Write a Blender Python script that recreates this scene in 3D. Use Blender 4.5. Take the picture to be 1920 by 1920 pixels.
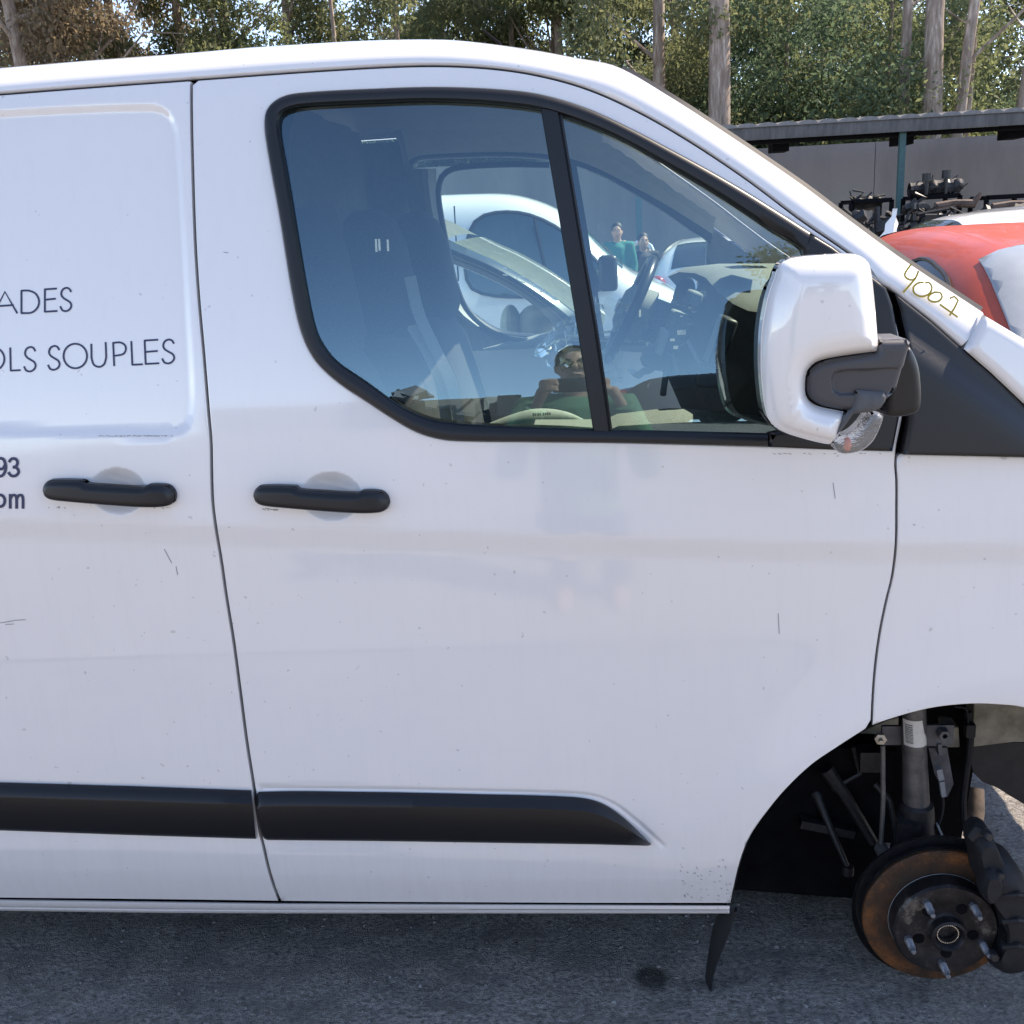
import bpy, bmesh, math, random
import numpy as np
from mathutils import Vector, Matrix, noise
from mathutils.geometry import delaunay_2d_cdt
R = math.radians
random.seed(7)
for o in list(bpy.data.objects): bpy.data.objects.remove(o)
SC = bpy.context.scene
COL = SC.collection

# ---------------------------------------------------------------- camera
CAM = Vector((0.0, 0.0, 1.64))
YAW, PITCH, ROLL = R(5.2), R(15.2), R(2.9)
fwd = Vector((-math.sin(YAW)*math.cos(PITCH), math.cos(YAW)*math.cos(PITCH), -math.sin(PITCH)))
rt0 = fwd.cross(Vector((0, 0, 1))).normalized()
up0 = rt0.cross(fwd).normalized()
rt = rt0*math.cos(ROLL) - up0*math.sin(ROLL)
upv = up0*math.cos(ROLL) + rt0*math.sin(ROLL)
FPX = 1920.0
cam = bpy.data.cameras.new('camera'); co = bpy.data.objects.new('camera', cam); COL.objects.link(co)
M3 = Matrix((rt, upv, -fwd)).transposed()
co.matrix_world = Matrix.Translation(CAM) @ M3.to_4x4()
cam.sensor_width = 36; cam.lens = 36*FPX/1920; cam.clip_start = 0.05; cam.clip_end = 2000
SC.camera = co

# ---------------------------------------------------------------- sky, sun, exposure
SUN = Vector((0.64, 0.30, 0.80)).normalized()
el = math.asin(SUN.z); az = math.atan2(SUN.x, SUN.y)
w = bpy.data.worlds.new('World'); SC.world = w; w.use_nodes = True
nt = w.node_tree; sk = nt.nodes.new('ShaderNodeTexSky'); sk.sky_type = 'NISHITA'
sk.sun_disc = False; sk.sun_elevation = el; sk.sun_rotation = az
sk.altitude = 600; sk.air_density = 0.75; sk.dust_density = 0.1; sk.ozone_density = 1.5
bg = nt.nodes['Background']; bg.inputs[1].default_value = 0.14
nt.links.new(sk.outputs[0], bg.inputs[0])
sl = bpy.data.lights.new('sun', 'SUN'); sl.energy = 3.3; sl.angle = R(0.53); sl.color = (1, .95, .88)
so = bpy.data.objects.new('sun', sl); COL.objects.link(so)
so.rotation_euler = (-SUN).to_track_quat('-Z', 'Y').to_euler()
SC.view_settings.view_transform = 'Standard'; SC.view_settings.look = 'None'
SC.view_settings.exposure = 1.68; SC.view_settings.gamma = 1
SC.view_settings.use_white_balance = True; SC.view_settings.white_balance_temperature = 7700; SC.view_settings.white_balance_tint = 14
SC.render.engine = 'CYCLES'
SC.cycles.max_bounces = 8; SC.cycles.transparent_max_bounces = 24
SC.render.resolution_x = 1024; SC.render.resolution_y = 1024

# ---------------------------------------------------------------- pixel <-> world
def ray(px, py):
    return (fwd*FPX + rt*(px-960) - upv*(py-960)).normalized()
def proj(p):
    v = Vector(p)-CAM
    d = v.dot(fwd)
    return (960+FPX*v.dot(rt)/d, 960-FPX*v.dot(upv)/d)
def atY(px, py, Y):
    d = ray(px, py); t = (Y-CAM.y)/d.y
    return CAM + d*t
def atZ(px, py, Z):
    d = ray(px, py); t = (Z-CAM.z)/d.z
    return CAM + d*t
# ---------------------------------------------------------------- van flank surface  Y = S(x, z)
Y0 = 1.88
_zt = np.linspace(-.3, 2.4, 2701)
_sl = np.interp(_zt, [0, .20, .25, .315, .319, .368, .374, .42, .50, .65, .8, 1.0, 1.035, 1.048, 1.078, 1.090, 1.2, 1.27, 1.37, 1.6, 1.85, 1.95, 2.1],
                [.5, .4, .17, .15, .06, .05, -.06, -.03, .0, .0, .02, .03, .03, .25, .25, -.07, -.13, -.12, -.140, -.20, -.27, -.4, -1.2])
ker = np.exp(-np.linspace(-2, 2, 17)**2); ker /= ker.sum()
_sl = np.convolve(_sl, ker, 'same')
_out = np.cumsum(_sl)*(_zt[1]-_zt[0]); _out -= np.interp(1.0, _zt, _out)
def kz(z): return np.interp(z, [.3, .6, 1.1, 1.3, 1.6, 2.0], [.015, .03, .058, .055, .03, .0])
ARC = None
def S(x, z):
    x = np.asarray(x, float); z = np.asarray(z, float)
    zz = z + kz(z)*(x+.1)
    y = Y0 - np.interp(zz, _zt, _out)
    t = np.clip(x-.3, 0, None)
    y = y + .10*t*t + .006*x
    # wheel arch flare
    d = np.hypot(x-.74, (z-.26)) - .46
    y = y - .022*np.exp(-(d/.10)**2)*np.clip((z-.3)*4, 0, 1)
    y = y - .015*np.exp(-((x-.9)/.30)**2 - ((z-.84)/.11)**2)
    return y
def hitF(px, py, F, off=0.0):
    d = ray(px, py); Y = Y0
    for _ in range(12):
        p = CAM + d*((Y-CAM.y)/d.y)
        Y = float(F(p.x, p.z)) - off
    return CAM + d*((Y-CAM.y)/d.y)
def hitS(px, py, off=0.0): return hitF(px, py, S, off)
def plane(Y): return lambda x, z: np.zeros_like(np.asarray(x, float)) + Y

# ---------------------------------------------------------------- naming helpers
def tag(o, label=None, cat=None, group=None, kind=None):
    if label: o['label'] = label
    if cat: o['category'] = cat
    if group: o['group'] = group
    if kind: o['kind'] = kind
    return o
def empty(name, loc=(0, 0, 0), label=None, cat=None, group=None, rz=0):
    o = bpy.data.objects.new(name, None); COL.objects.link(o); o.location = loc; o.rotation_euler.z = rz
    o.empty_display_size = .1
    return tag(o, label, cat, group)
def link(name, me, parent=None, mat=None):
    o = bpy.data.objects.new(name, me); COL.objects.link(o)
    if mat: me.materials.append(mat)
    if parent:
        o.parent = parent
        bpy_par.append((o, parent))
    return o
bpy_par = []
def world_loc(o):
    m = Vector(o.location)
    return m
class MB:
    """collects pieces into one mesh"""
    def __init__(s): s.v = []; s.f = []
    def add(s, vs, fs):
        n = len(s.v); s.v += [tuple(v) for v in vs]; s.f += [tuple(i+n for i in f) for f in fs]; return s
    def box(s, c, d, rot=None):
        c = Vector(c); h = Vector(d)/2
        vs = []
        for x in (-1, 1):
            for y in (-1, 1):
                for z in (-1, 1):
                    p = Vector((x*h.x, y*h.y, z*h.z))
                    if rot is not None: p = rot @ p
                    vs.append(c+p)
        return s.add(vs, [(0, 1, 3, 2), (4, 6, 7, 5), (0, 4, 5, 1), (2, 3, 7, 6), (0, 2, 6, 4), (1, 5, 7, 3)])
    def bar(s, a, b, w, d=None):
        a = Vector(a); b = Vector(b); ax = b-a
        q = ax.to_track_quat('Z', 'Y').to_matrix()
        return s.box((a+b)/2, (w, d or w, ax.length), q)
    def tube(s, pts, r, n=10, cap=True):
        pts = [Vector(p) for p in pts]
        rs = r if isinstance(r, (list, tuple)) else [r]*len(pts)
        base = len(s.v); prev = None
        for i, p in enumerate(pts):
            t = (pts[min(i+1, len(pts)-1)]-pts[max(i-1, 0)]).normalized()
            if prev is None:
                a = t.cross(Vector((0, 0, 1)));
                if a.length < .1: a = t.cross(Vector((1, 0, 0)))
            else: a = prev - t*prev.dot(t)
            a.normalize(); b = t.cross(a); prev = a
            for k in range(n):
                th = 2*math.pi*k/n
                s.v.append(tuple(p + (a*math.cos(th)+b*math.sin(th))*rs[i]))
        for i in range(len(pts)-1):
            for k in range(n):
                k2 = (k+1) % n
                s.f.append((base+i*n+k, base+i*n+k2, base+(i+1)*n+k2, base+(i+1)*n+k))
        if cap:
            s.f.append(tuple(base+k for k in range(n))[::-1]); s.f.append(tuple(base+(len(pts)-1)*n+k for k in range(n)))
        return s
    def lathe(s, c, axis, prof, n=48, hole=False):
        """prof: (r, h) along axis"""
        c = Vector(c); ax = Vector(axis).normalized()
        a = ax.cross(Vector((0, 0, 1)));
        if a.length < .1: a = ax.cross(Vector((1, 0, 0)))
        a.normalize(); b = ax.cross(a); base = len(s.v)
        for (r, h) in prof:
            for k in range(n):
                th = 2*math.pi*k/n
                s.v.append(tuple(c+ax*h+(a*math.cos(th)+b*math.sin(th))*r))
        for i in range(len(prof)-1):
            for k in range(n):
                k2 = (k+1) % n
                s.f.append((base+i*n+k, base+i*n+k2, base+(i+1)*n+k2, base+(i+1)*n+k))
        return s
    def loft(s, rows, closed=False, close_u=False):
        base = len(s.v); n = len(rows[0])
        for r in rows: s.v += [tuple(p) for p in r]
        m = len(rows)
        for i in range(m if close_u else m-1):
            i2 = (i+1) % m
            for k in range(n if closed else n-1):
                k2 = (k+1) % n
                s.f.append((base+i*n+k, base+i*n+k2, base+i2*n+k2, base+i2*n+k))
        return s
    def ball(s, c, r, n=12, m=8):
        c = Vector(c); r = Vector(r) if hasattr(r, '__len__') else Vector((r, r, r))
        rows = []
        for i in range(m+1):
            t = math.pi*i/m
            rows.append([c+Vector((r.x*math.sin(t)*math.cos(2*math.pi*k/n), r.y*math.sin(t)*math.sin(2*math.pi*k/n), r.z*math.cos(t))) for k in range(n)])
        return s.loft(rows, closed=True)
    def build(s, name, mat=None, parent=None, smooth=True, bevel=0, angle=35, kind=None, label=None, recalc=True):
        me = bpy.data.meshes.new(name); me.from_pydata(s.v, [], s.f); me.validate()
        bm = bmesh.new(); bm.from_mesh(me)
        if recalc: bmesh.ops.recalc_face_normals(bm, faces=bm.faces)
        bm.to_mesh(me); bm.free()
        if smooth:
            me.shade_smooth(); me.set_sharp_from_angle(angle=R(angle))
        o = link(name, me, parent, mat)
        if bevel:
            b = o.modifiers.new('bevel', 'BEVEL'); b.width = bevel; b.segments = 2; b.limit_method = 'ANGLE'; b.angle_limit = R(40)
            b.harden_normals = False
        if kind: o['kind'] = kind
        if label: o['label'] = label
        return o

def catmull(pts, step=9.0, closed=False):
    """smooth curve through 2D points"""
    P = [np.array(p, float) for p in pts]; n = len(P); out = []
    rng = range(n) if closed else range(n-1)
    for i in rng:
        if closed: p0, p1, p2, p3 = P[i-1], P[i], P[(i+1) % n], P[(i+2) % n]
        else: p0, p1, p2, p3 = P[max(i-1, 0)], P[i], P[i+1], P[min(i+2, n-1)]
        L = np.linalg.norm(p2-p1); k = max(1, int(L/step))
        # centripetal-ish tangents
        d01 = max(np.linalg.norm(p1-p0), 1e-6); d12 = max(L, 1e-6); d23 = max(np.linalg.norm(p3-p2), 1e-6)
        m1 = ((p2-p0)/(d01+d12) if not (i == 0 and not closed) else (p2-p1)/d12)*d12
        m2 = ((p3-p1)/(d12+d23) if not (i == n-2 and not closed) else (p2-p1)/d12)*d12
        for j in range(k):
            t = j/k; a = 2*t**3-3*t**2+1; b = t**3-2*t**2+t; c = -2*t**3+3*t**2; d = t**3-t**2
            out.append(tuple(a*p1+b*m1+c*p2+d*m2))
    if not closed: out.append(tuple(P[-1]))
    return out
def dens(pts, step=9.0, closed=True):
    out = []; n = len(pts)
    for i in range(n if closed else n-1):
        a = np.array(pts[i], float); b = np.array(pts[(i+1) % n], float)
        k = max(1, int(np.linalg.norm(b-a)/step))
        for j in range(k): out.append(tuple(a+(b-a)*j/k))
    if not closed: out.append(tuple(pts[-1]))
    return out
def resample(pts, n, closed=False):
    P = np.array(pts, float)
    if closed: P = np.vstack([P, P[:1]])
    L = np.concatenate([[0], np.cumsum(np.hypot(*(P[1:]-P[:-1]).T))])
    s = np.linspace(0, L[-1], n+1)[:-1] if closed else np.linspace(0, L[-1], n)
    return np.stack([np.interp(s, L, P[:, 0]), np.interp(s, L, P[:, 1])], 1)
def seg_dist(Q, P, closed=True):
    """min distance of points Q (n,2) to closed polyline P (m,2)"""
    A = P; B = np.roll(P, -1, 0)
    if not closed: A = A[:-1]; B = B[:-1]
    best = np.full(len(Q), 1e9)
    for a, b in zip(A, B):
        ab = b-a; l2 = ab@ab+1e-12
        t = np.clip(((Q-a)@ab)/l2, 0, 1)
        d = np.hypot(*((Q-a)-t[:, None]*ab).T)
        best = np.minimum(best, d)
    return best
def inside(Q, P):
    x, y = Q[:, 0], Q[:, 1]; c = np.zeros(len(Q), bool); n = len(P)
    for i in range(n):
        x1, y1 = P[i]; x2, y2 = P[i-1]
        m = ((y1 > y) != (y2 > y)) & (x < (x2-x1)*(y-y1)/(y2-y1+1e-15)+x1)
        c ^= m
    return c
def panel2(name, poly, F, mat, parent, holes=(), grid=.012, edge=.003, drop=.002, skirt=.015, H=0, r=.01, fine=(), kind=None, label=None, axis='y', nose=-1, disp=None, smooth_n=True):
    """poly: closed (u,v) outline in metres, on surface w=F(u,v). axis 'y': (u,v)=(x,z), w=y facing nose*Y. axis 'z': (u,v)=(x,y), w=z."""
    loops = [np.array(poly, float)]+[np.array(h, float) for h in holes]
    allb = np.vstack(loops)
    def bd(Q): return np.min([seg_dist(Q, L) for L in loops], axis=0)
    pts = [allb]; edges = []; n0 = 0
    for L in loops:
        m = len(L); edges += [(n0+i, n0+(i+1) % m) for i in range(m)]; n0 += m
    nb = n0
    # inset ring(s)
    rings = [edge] if not H else [edge*.4, edge, r*.35, r*.7, r]
    for e in rings:
        for li, L in enumerate(loops):
            T = np.roll(L, -1, 0)-np.roll(L, 1, 0); T /= np.hypot(*T.T)[:, None]+1e-12
            N = np.stack([-T[:, 1], T[:, 0]], 1)
            for sgn in (1, -1):
                Q = L+N*e*sgn
                ok = inside(Q, loops[0])
                for h in loops[1:]: ok &= ~inside(Q, h)
                ok &= bd(Q) > e*.93
                pts.append(Q[ok])
    mn, mx = loops[0].min(0), loops[0].max(0)
    def gridpts(x0, x1, z0, z1, g):
        xs = np.arange(x0+g/2, x1, g); zs = np.arange(z0+g/2, z1, g)
        X, Z = np.meshgrid(xs, zs); X[1::2] += g*.5
        return np.stack([X.ravel(), Z.ravel()], 1)
    G = gridpts(mn[0], mx[0], mn[1], mx[1], grid)
    base_gap = max(rings)*1.02+grid*.35
    ok = inside(G, loops[0])
    for h in loops[1:]: ok &= ~inside(G, h)
    G = G[ok]; G = G[bd(G) > base_gap] if len(G) else G
    for (x0, x1, z0, z1, g) in fine:
        G = G[~((G[:, 0] > x0) & (G[:, 0] < x1) & (G[:, 1] > z0) & (G[:, 1] < z1))]
        g2 = gridpts(x0, x1, z0, z1, g); ok = inside(g2, loops[0])
        for h in loops[1:]: ok &= ~inside(g2, h)
        g2 = g2[ok]
        if len(g2): g2 = g2[bd(g2) > edge*1.02+g*.35]
        G = np.vstack([G, g2])
    pts.append(G)
    P = np.vstack(pts)
    res = delaunay_2d_cdt([Vector(p) for p in P], edges, [], 0, 1e-6)
    V = np.array([tuple(v) for v in res[0]]); tris = [t for t in res[2]]
    C = np.array([V[list(t)].mean(0) for t in tris])
    ok = inside(C, loops[0])
    for h in loops[1:]: ok &= ~inside(C, h)
    tris = [t for t, k in zip(tris, ok) if k]
    used = sorted({i for t in tris for i in t}); mp = {u: i for i, u in enumerate(used)}
    V = V[used]; tris = [tuple(mp[i] for i in t) for t in tris]
    D = bd(V)
    def Wf(u, v, D=None):
        y = F(u, v)
        if disp is not None: y = y + nose*disp(u, v)
        return y
    W = Wf(V[:, 0], V[:, 1])
    isb = D < edge*.05
    if H: q = np.clip(1-D/r, 0, 1); W = W + nose*H*np.sqrt(1-q*q)
    else: W = W - nose*np.where(isb, drop, 0)
    e = 5e-4
    gu = (Wf(V[:, 0]+e, V[:, 1])-Wf(V[:, 0]-e, V[:, 1]))/(2*e)
    gv = (Wf(V[:, 0], V[:, 1]+e)-Wf(V[:, 0], V[:, 1]-e))/(2*e)
    N = np.stack([-gu*nose*1.0, np.full(len(V), nose*1.0), -gv*nose], 1)   # order u, w, v
    N *= 1.0
    # gradient of distance field for edge rounding
    Dx = (bd(V+[e, 0])-bd(V-[e, 0]))/(2*e); Dz = (bd(V+[0, e])-bd(V-[0, e]))/(2*e)
    if H:
        q = np.clip(1-D/r, 0, .985); slope = np.where(D < r, H/r*q/np.sqrt(1-q*q), 0)
        N[:, 0] -= Dx*slope; N[:, 2] -= Dz*slope
    else:
        # boundary normal points outward
        T = {}
        for i in np.where(isb)[0]:
            pass
    N /= np.linalg.norm(N, axis=1)[:, None]
    verts = [None]*len(V)
    def mk(u, v, w_): return (u, w_, v) if axis == 'y' else (u, v, w_)
    verts = [mk(V[i, 0], V[i, 1], W[i]) for i in range(len(V))]
    Nn = [mk(N[i, 0], N[i, 2], N[i, 1]) for i in range(len(V))]
    faces = []
    for t in tris:
        a, b, c = (Vector(verts[i]) for i in t)
        n = (b-a).cross(c-a)
        faces.append(t if n.dot(Vector(Nn[t[0]])) > 0 else t[::-1])
    nf = len(faces)
    # skirt
    cnt = {}
    for f in faces:
        for i in range(3):
            a, b = f[i], f[(i+1) % 3]
            cnt[(a, b)] = 1
    bedges = [(a, b) for (a, b) in cnt if (b, a) not in cnt]
    dup = {}
    if skirt:
        for a, b in bedges:
            for i in (a, b):
                if i not in dup:
                    dup[i] = (len(verts), len(verts)+1)
                    verts.append(verts[i]); verts.append(mk(V[i, 0], V[i, 1], W[i]-nose*skirt))
        for a, b in bedges:
            faces.append((b, a, dup[a][1], dup[b][1]) if False else (dup[b][0], dup[a][0], dup[a][1], dup[b][1]))
    me = bpy.data.meshes.new(name); me.from_pydata(verts, [], faces); me.shade_smooth()
    if smooth_n:
        nn = np.zeros((len(verts), 3)); nn[:len(Nn)] = Nn
        # skirt normals: average of skirt faces
        for k in range(nf, len(faces)):
            f = faces[k]; a, b, c = (Vector(verts[i]) for i in f[:3]); n = (b-a).cross(c-a)
            if n.length > 0:
                n.normalize()
                for i in f: nn[i] += n
        if not H:
            for a, b in bedges:
                for i in (a, b):
                    if skirt:
                        m = Vector(nn[dup[i][0]]);
                        if m.length > 0: nn[i] += .35*np.array(m.normalized())
        nn /= np.linalg.norm(nn, axis=1)[:, None]+1e-12
        me.normals_split_custom_set_from_vertices([tuple(v) for v in nn])
    o = link(name, me, parent, mat)
    if kind: o['kind'] = kind
    if label: o['label'] = label
    return o
def pxpoly(pts, F=S, off=0): 
    return [(p.x, p.z) for p in (hitF(a, b, F, off) for a, b in pts)]
def panel(name, px, F, mat, parent, holes=(), off=0, **k):
    F2 = (lambda x, z: F(x, z)-off)
    return panel2(name, pxpoly(px, F2), F2, mat, parent, holes=[pxpoly(h, F2) for h in holes], **k)
def strip(name, A, B, prof, mat, parent, n=80, closed=False, F=S, kind=None, label=None, angle=40):
    """loft between pixel curves A and B; prof [(t, off)] where off is how far it stands proud of F"""
    A = resample(A, n, closed); B = resample(B, n, closed); mb = MB(); rows = []
    for a, b in zip(A, B):
        rows.append([hitF(*(a+(b-a)*t), F, o_) for t, o_ in prof])
    mb.loft(rows, close_u=closed)
    return mb.build(name, mat, parent, kind=kind, label=label, angle=angle)

# ---------------------------------------------------------------- materials
def newmat(name):
    m = bpy.data.materials.new(name); m.use_nodes = True
    return m, m.node_tree, m.node_tree.nodes['Principled BSDF']
def N_(nt, t, **k):
    n = nt.nodes.new(t)
    for a, b in k.items(): setattr(n, a, b)
    return n
def ramp(nt, fac, stops):
    r = nt.nodes.new('ShaderNodeValToRGB'); e = r.color_ramp.elements
    while len(e) < len(stops): e.new(.5)
    for i, (p, c) in enumerate(stops):
        e[i].position = p; e[i].color = (*c, 1) if hasattr(c, '__len__') else (c, c, c, 1)
    nt.links.new(fac, r.inputs[0]); return r.outputs[0]
def noisen(nt, scale, detail=4, rough=.6, vec=None, dist=0):
    n = nt.nodes.new('ShaderNodeTexNoise'); n.inputs['Scale'].default_value = scale; n.inputs['Detail'].default_value = detail
    n.inputs['Roughness'].default_value = rough; n.inputs['Distortion'].default_value = dist
    if vec is not None: nt.links.new(vec, n.inputs['Vector'])
    return n.outputs[0]
def coords(nt, scale=(1, 1, 1), kind='Object'):
    tc = nt.nodes.new('ShaderNodeTexCoord'); mp = nt.nodes.new('ShaderNodeMapping'); mp.inputs['Scale'].default_value = scale
    nt.links.new(tc.outputs[kind], mp.inputs[0]); return mp.outputs[0]
def mixc(nt, f, a, b):
    m = nt.nodes.new('ShaderNodeMix'); m.data_type = 'RGBA'
    for s_, v in ((0, f), (6, a), (7, b)):
        if hasattr(v, 'is_linked') or hasattr(v, 'links'): nt.links.new(v, m.inputs[s_])
        elif s_ == 0: m.inputs[0].default_value = v
        else: m.inputs[s_].default_value = (*v, 1)
    return m.outputs[2]
def bump(nt, bs, h, strength=.3, dist=.01):
    b = nt.nodes.new('ShaderNodeBump'); b.inputs['Strength'].default_value = strength; b.inputs['Distance'].default_value = dist
    nt.links.new(h, b.inputs['Height']); nt.links.new(b.outputs[0], bs.inputs['Normal'])
def simple(name, col, rough=.5, metal=0, var=.0, scale=30, bumps=0, coat=0, spec=.5, bdist=.002):
    m, nt, b = newmat(name)
    b.inputs['Roughness'].default_value = rough; b.inputs['Metallic'].default_value = metal
    b.inputs['Coat Weight'].default_value = coat; b.inputs['Coat Roughness'].default_value = .04
    b.inputs['Specular IOR Level'].default_value = spec
    v = coords(nt)
    n = noisen(nt, scale, 5, .6, v)
    c0 = tuple(c*(1-var) for c in col); c1 = tuple(min(1, c*(1+var)) for c in col)
    nt.links.new(ramp(nt, n, [(.3, c0), (.7, c1)]), b.inputs['Base Color'])
    if bumps: bump(nt, b, n, bumps, bdist)
    return m
MAT = {}
def paint(name, col, dirt=.35, rough=.25, low=False):
    m, nt, b = newmat(name)
    v = coords(nt)
    big = noisen(nt, 1.6, 3, .5, v); fine = noisen(nt, 220, 2, .5, v); strk = noisen(nt, 9, 6, .7, coords(nt, (6, 6, .5)))
    spk = ramp(nt, noisen(nt, 70, 1, .4, v), [(.765, 0), (.79, 1)])
    d1 = ramp(nt, strk, [(.5, 0), (.85, .35*dirt)])
    c = mixc(nt, d1, col, tuple(x*.72 for x in col))
    c = mixc(nt, ramp(nt, big, [(.35, 0), (.75, .22*dirt)]), c, (col[0]*.86, col[1]*.84, col[2]*.80))
    sm = nt.nodes.new('ShaderNodeMath'); sm.operation = 'MULTIPLY'; sm.inputs[1].default_value = .8*dirt; nt.links.new(spk, sm.inputs[0])
    c = mixc(nt, sm.outputs[0], c, (.16, .14, .12))
    if low:   # road film thrown up along the sills
        sx = N_(nt, 'ShaderNodeSeparateXYZ'); nt.links.new(v, sx.inputs[0])
        md = N_(nt, 'ShaderNodeMath', operation='MULTIPLY_ADD'); md.inputs[1].default_value = .28; nt.links.new(strk, md.inputs[0]); nt.links.new(sx.outputs[2], md.inputs[2])
        c = mixc(nt, ramp(nt, md.outputs[0], [(.36, .38), (.62, 0)]), c, (.50, .46, .42))
    nt.links.new(c, b.inputs['Base Color'])
    b.inputs['Roughness'].default_value = rough
    b.inputs['Coat Weight'].default_value = 1.0; b.inputs['Coat IOR'].default_value = 1.7
    nt.links.new(ramp(nt, big, [(.3, .02), (.7, .07)]), b.inputs['Coat Roughness'])
    wv = noisen(nt, 5, 2, .5, v); bump(nt, b, wv, .06, .01)
    return m
MAT['white'] = paint('white_paint', (.80, .775, .77), low=True)
MAT['plastic'] = simple('black_plastic', (.006, .006, .008), .40, var=.2, scale=300, bumps=.12, bdist=.0004)
MAT['rubber'] = simple('black_rubber', (.018, .018, .02), .45, var=.2, scale=120)
MAT['gap'] = simple('dark_seam', (.006, .006, .008), .9, spec=.1)
MAT['greyplastic'] = simple('grey_trim_plastic', (.055, .055, .062), .42, var=.1, scale=400, bumps=.15, bdist=.0004)
MAT['navy'] = simple('navy_vinyl', (.022, .03, .085), .4)
MAT['interior'] = simple('dark_interior_plastic', (.085, .088, .094), .7, var=.15, scale=60)
MAT['dashtop'] = simple('grey_dashboard_plastic', (.22, .23, .22), .75, var=.2, scale=250, bumps=.3, bdist=.001)
MAT['seat'] = simple('dark_seat_fabric', (.035, .036, .042), .9, var=.3, scale=200)
MAT['liner'] = simple('light_headliner', (.42, .42, .41), .9, var=.05)
MAT['strap'] = simple('grey_belt_webbing', (.42, .43, .42), .7, var=.1, scale=300)
MAT['chrome'] = simple('bright_metal', (.7, .7, .72), .2, metal=1)
MAT['blackmetal'] = simple('black_greasy_metal', (.016, .016, .018), .5, var=.6, scale=60, bumps=.5)
MAT['sheet_grey'] = simple('grey_primer_metal', (.10, .10, .11), .55, metal=.3, var=.4, scale=30, bumps=.3)
def glassmat(name, tint, ior=1.9, rough=0.0, dust=0, gcol=(1, 1, 1)):
    m = bpy.data.materials.new(name); m.use_nodes = True; nt = m.node_tree; nt.nodes.clear()
    out = N_(nt, 'ShaderNodeOutputMaterial'); tr = N_(nt, 'ShaderNodeBsdfTransparent'); gl = N_(nt, 'ShaderNodeBsdfGlossy')
    fr = N_(nt, 'ShaderNodeFresnel'); fr.inputs[0].default_value = ior; mx = N_(nt, 'ShaderNodeMixShader')
    gl.inputs['Roughness'].default_value = rough; gl.inputs['Color'].default_value = (*gcol, 1); tr.inputs[0].default_value = (*tint, 1)
    nt.links.new(fr.outputs[0], mx.inputs[0]); nt.links.new(tr.outputs[0], mx.inputs[1]); nt.links.new(gl.outputs[0], mx.inputs[2])
    last = mx.outputs[0]
    if dust:
        df = N_(nt, 'ShaderNodeBsdfDiffuse'); df.inputs[0].default_value = (.55, .53, .48, 1)
        v = coords(nt); n = noisen(nt, 40, 8, .75, v)
        mx2 = N_(nt, 'ShaderNodeMixShader'); nt.links.new(ramp(nt, n, [(.35, 0), (.8, dust)]), mx2.inputs[0])
        nt.links.new(last, mx2.inputs[1]); nt.links.new(df.outputs[0], mx2.inputs[2]); last = mx2.outputs[0]
    nt.links.new(last, out.inputs[0]); return m
MAT['glass'] = glassmat('sky_tinted_side_glass', (.82, .96, .94), 2.5, dust=.006, gcol=(.54, .84, 1.0))  # gloss colour adds the blue of the reflected sky
MAT['glass2'] = glassmat('pale_green_glass', (.82, .93, .88), 1.5, dust=.03)
MAT['screen'] = glassmat('green_windscreen_glass', (.80, .90, .84), 1.5, dust=.12)

# ================================================================ VAN
van = empty('cargo_van', (0, 0, 0), 'white panel van parked side-on with its front wheel missing and navy lettering on its side', 'van')
# ---- key pixel curves of the flank
GAPTOP = [(-220, 193), (0, 176), (180, 162), (361, 149), (600, 132), (780, 123), (900, 126), (1000, 139), (1100, 166), (1200, 211), (1300, 269), (1400, 336), (1500, 411), (1580, 466), (1627, 502), (1652, 540), (1664, 570)]
DOORL = [(361, 150), (361, 200), (363, 300), (368, 450), (375, 560), (384, 660), (393, 770), (398, 830), (399, 880), (401, 940), (407, 990), (417, 1050), (427, 1120), (440, 1200), (452, 1290), (465, 1390), (479, 1480), (490, 1560), (497, 1590), (505, 1625), (517, 1665), (527, 1690)]
DOORR = [(1652, 528), (1664, 560), (1678, 600), (1689, 650), (1695, 720), (1692, 778), (1681, 834), (1677, 870), (1679, 900), (1679, 950), (1678, 1020), (1671, 1080), (1659, 1130), (1647, 1190), (1639, 1250), (1635, 1300), (1632, 1361)]
ARCHD = [(1632, 1361), (1573, 1399), (1523, 1433), (1476, 1477), (1439, 1521), (1407, 1567), (1389, 1611), (1378, 1655), (1370, 1694)]
ARCHF = [(1636, 1360), (1664, 1350), (1711, 1336), (1757, 1326), (1820, 1320), (1867, 1321), (1920, 1327), (2010, 1360), (2100, 1420), (2180, 1510), (2230, 1620), (2245, 1700)]
top = catmull(GAPTOP, 10)
def sub(curve, x0, x1, key=0): return [p for p in curve if x0 <= p[key] <= x1]
WOUT = [(496, 230), (502, 202), (529, 181), (574, 173), (705, 166), (817, 163), (930, 167), (1013, 177), (1100, 201), (1180, 241), (1260, 284), (1337, 327), (1397, 351+10), (1450, 402), (1519, 447)]
WIN_OUT = catmull([(1440, 838), (1160, 831), (1000, 829), (855, 827), (817, 822), (780, 810), (742, 789), (690, 755), (630, 714), (589, 673), (564, 620), (547, 545), (525, 410), (502, 282), (496, 230), (502, 202), (529, 181), (574, 173), (705, 166), (817, 163), (930, 167), (1013, 177), (1100, 203), (1180, 240), (1260, 282), (1337, 324), (1397, 359), (1450, 392), (1519, 436)], 9)
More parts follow.
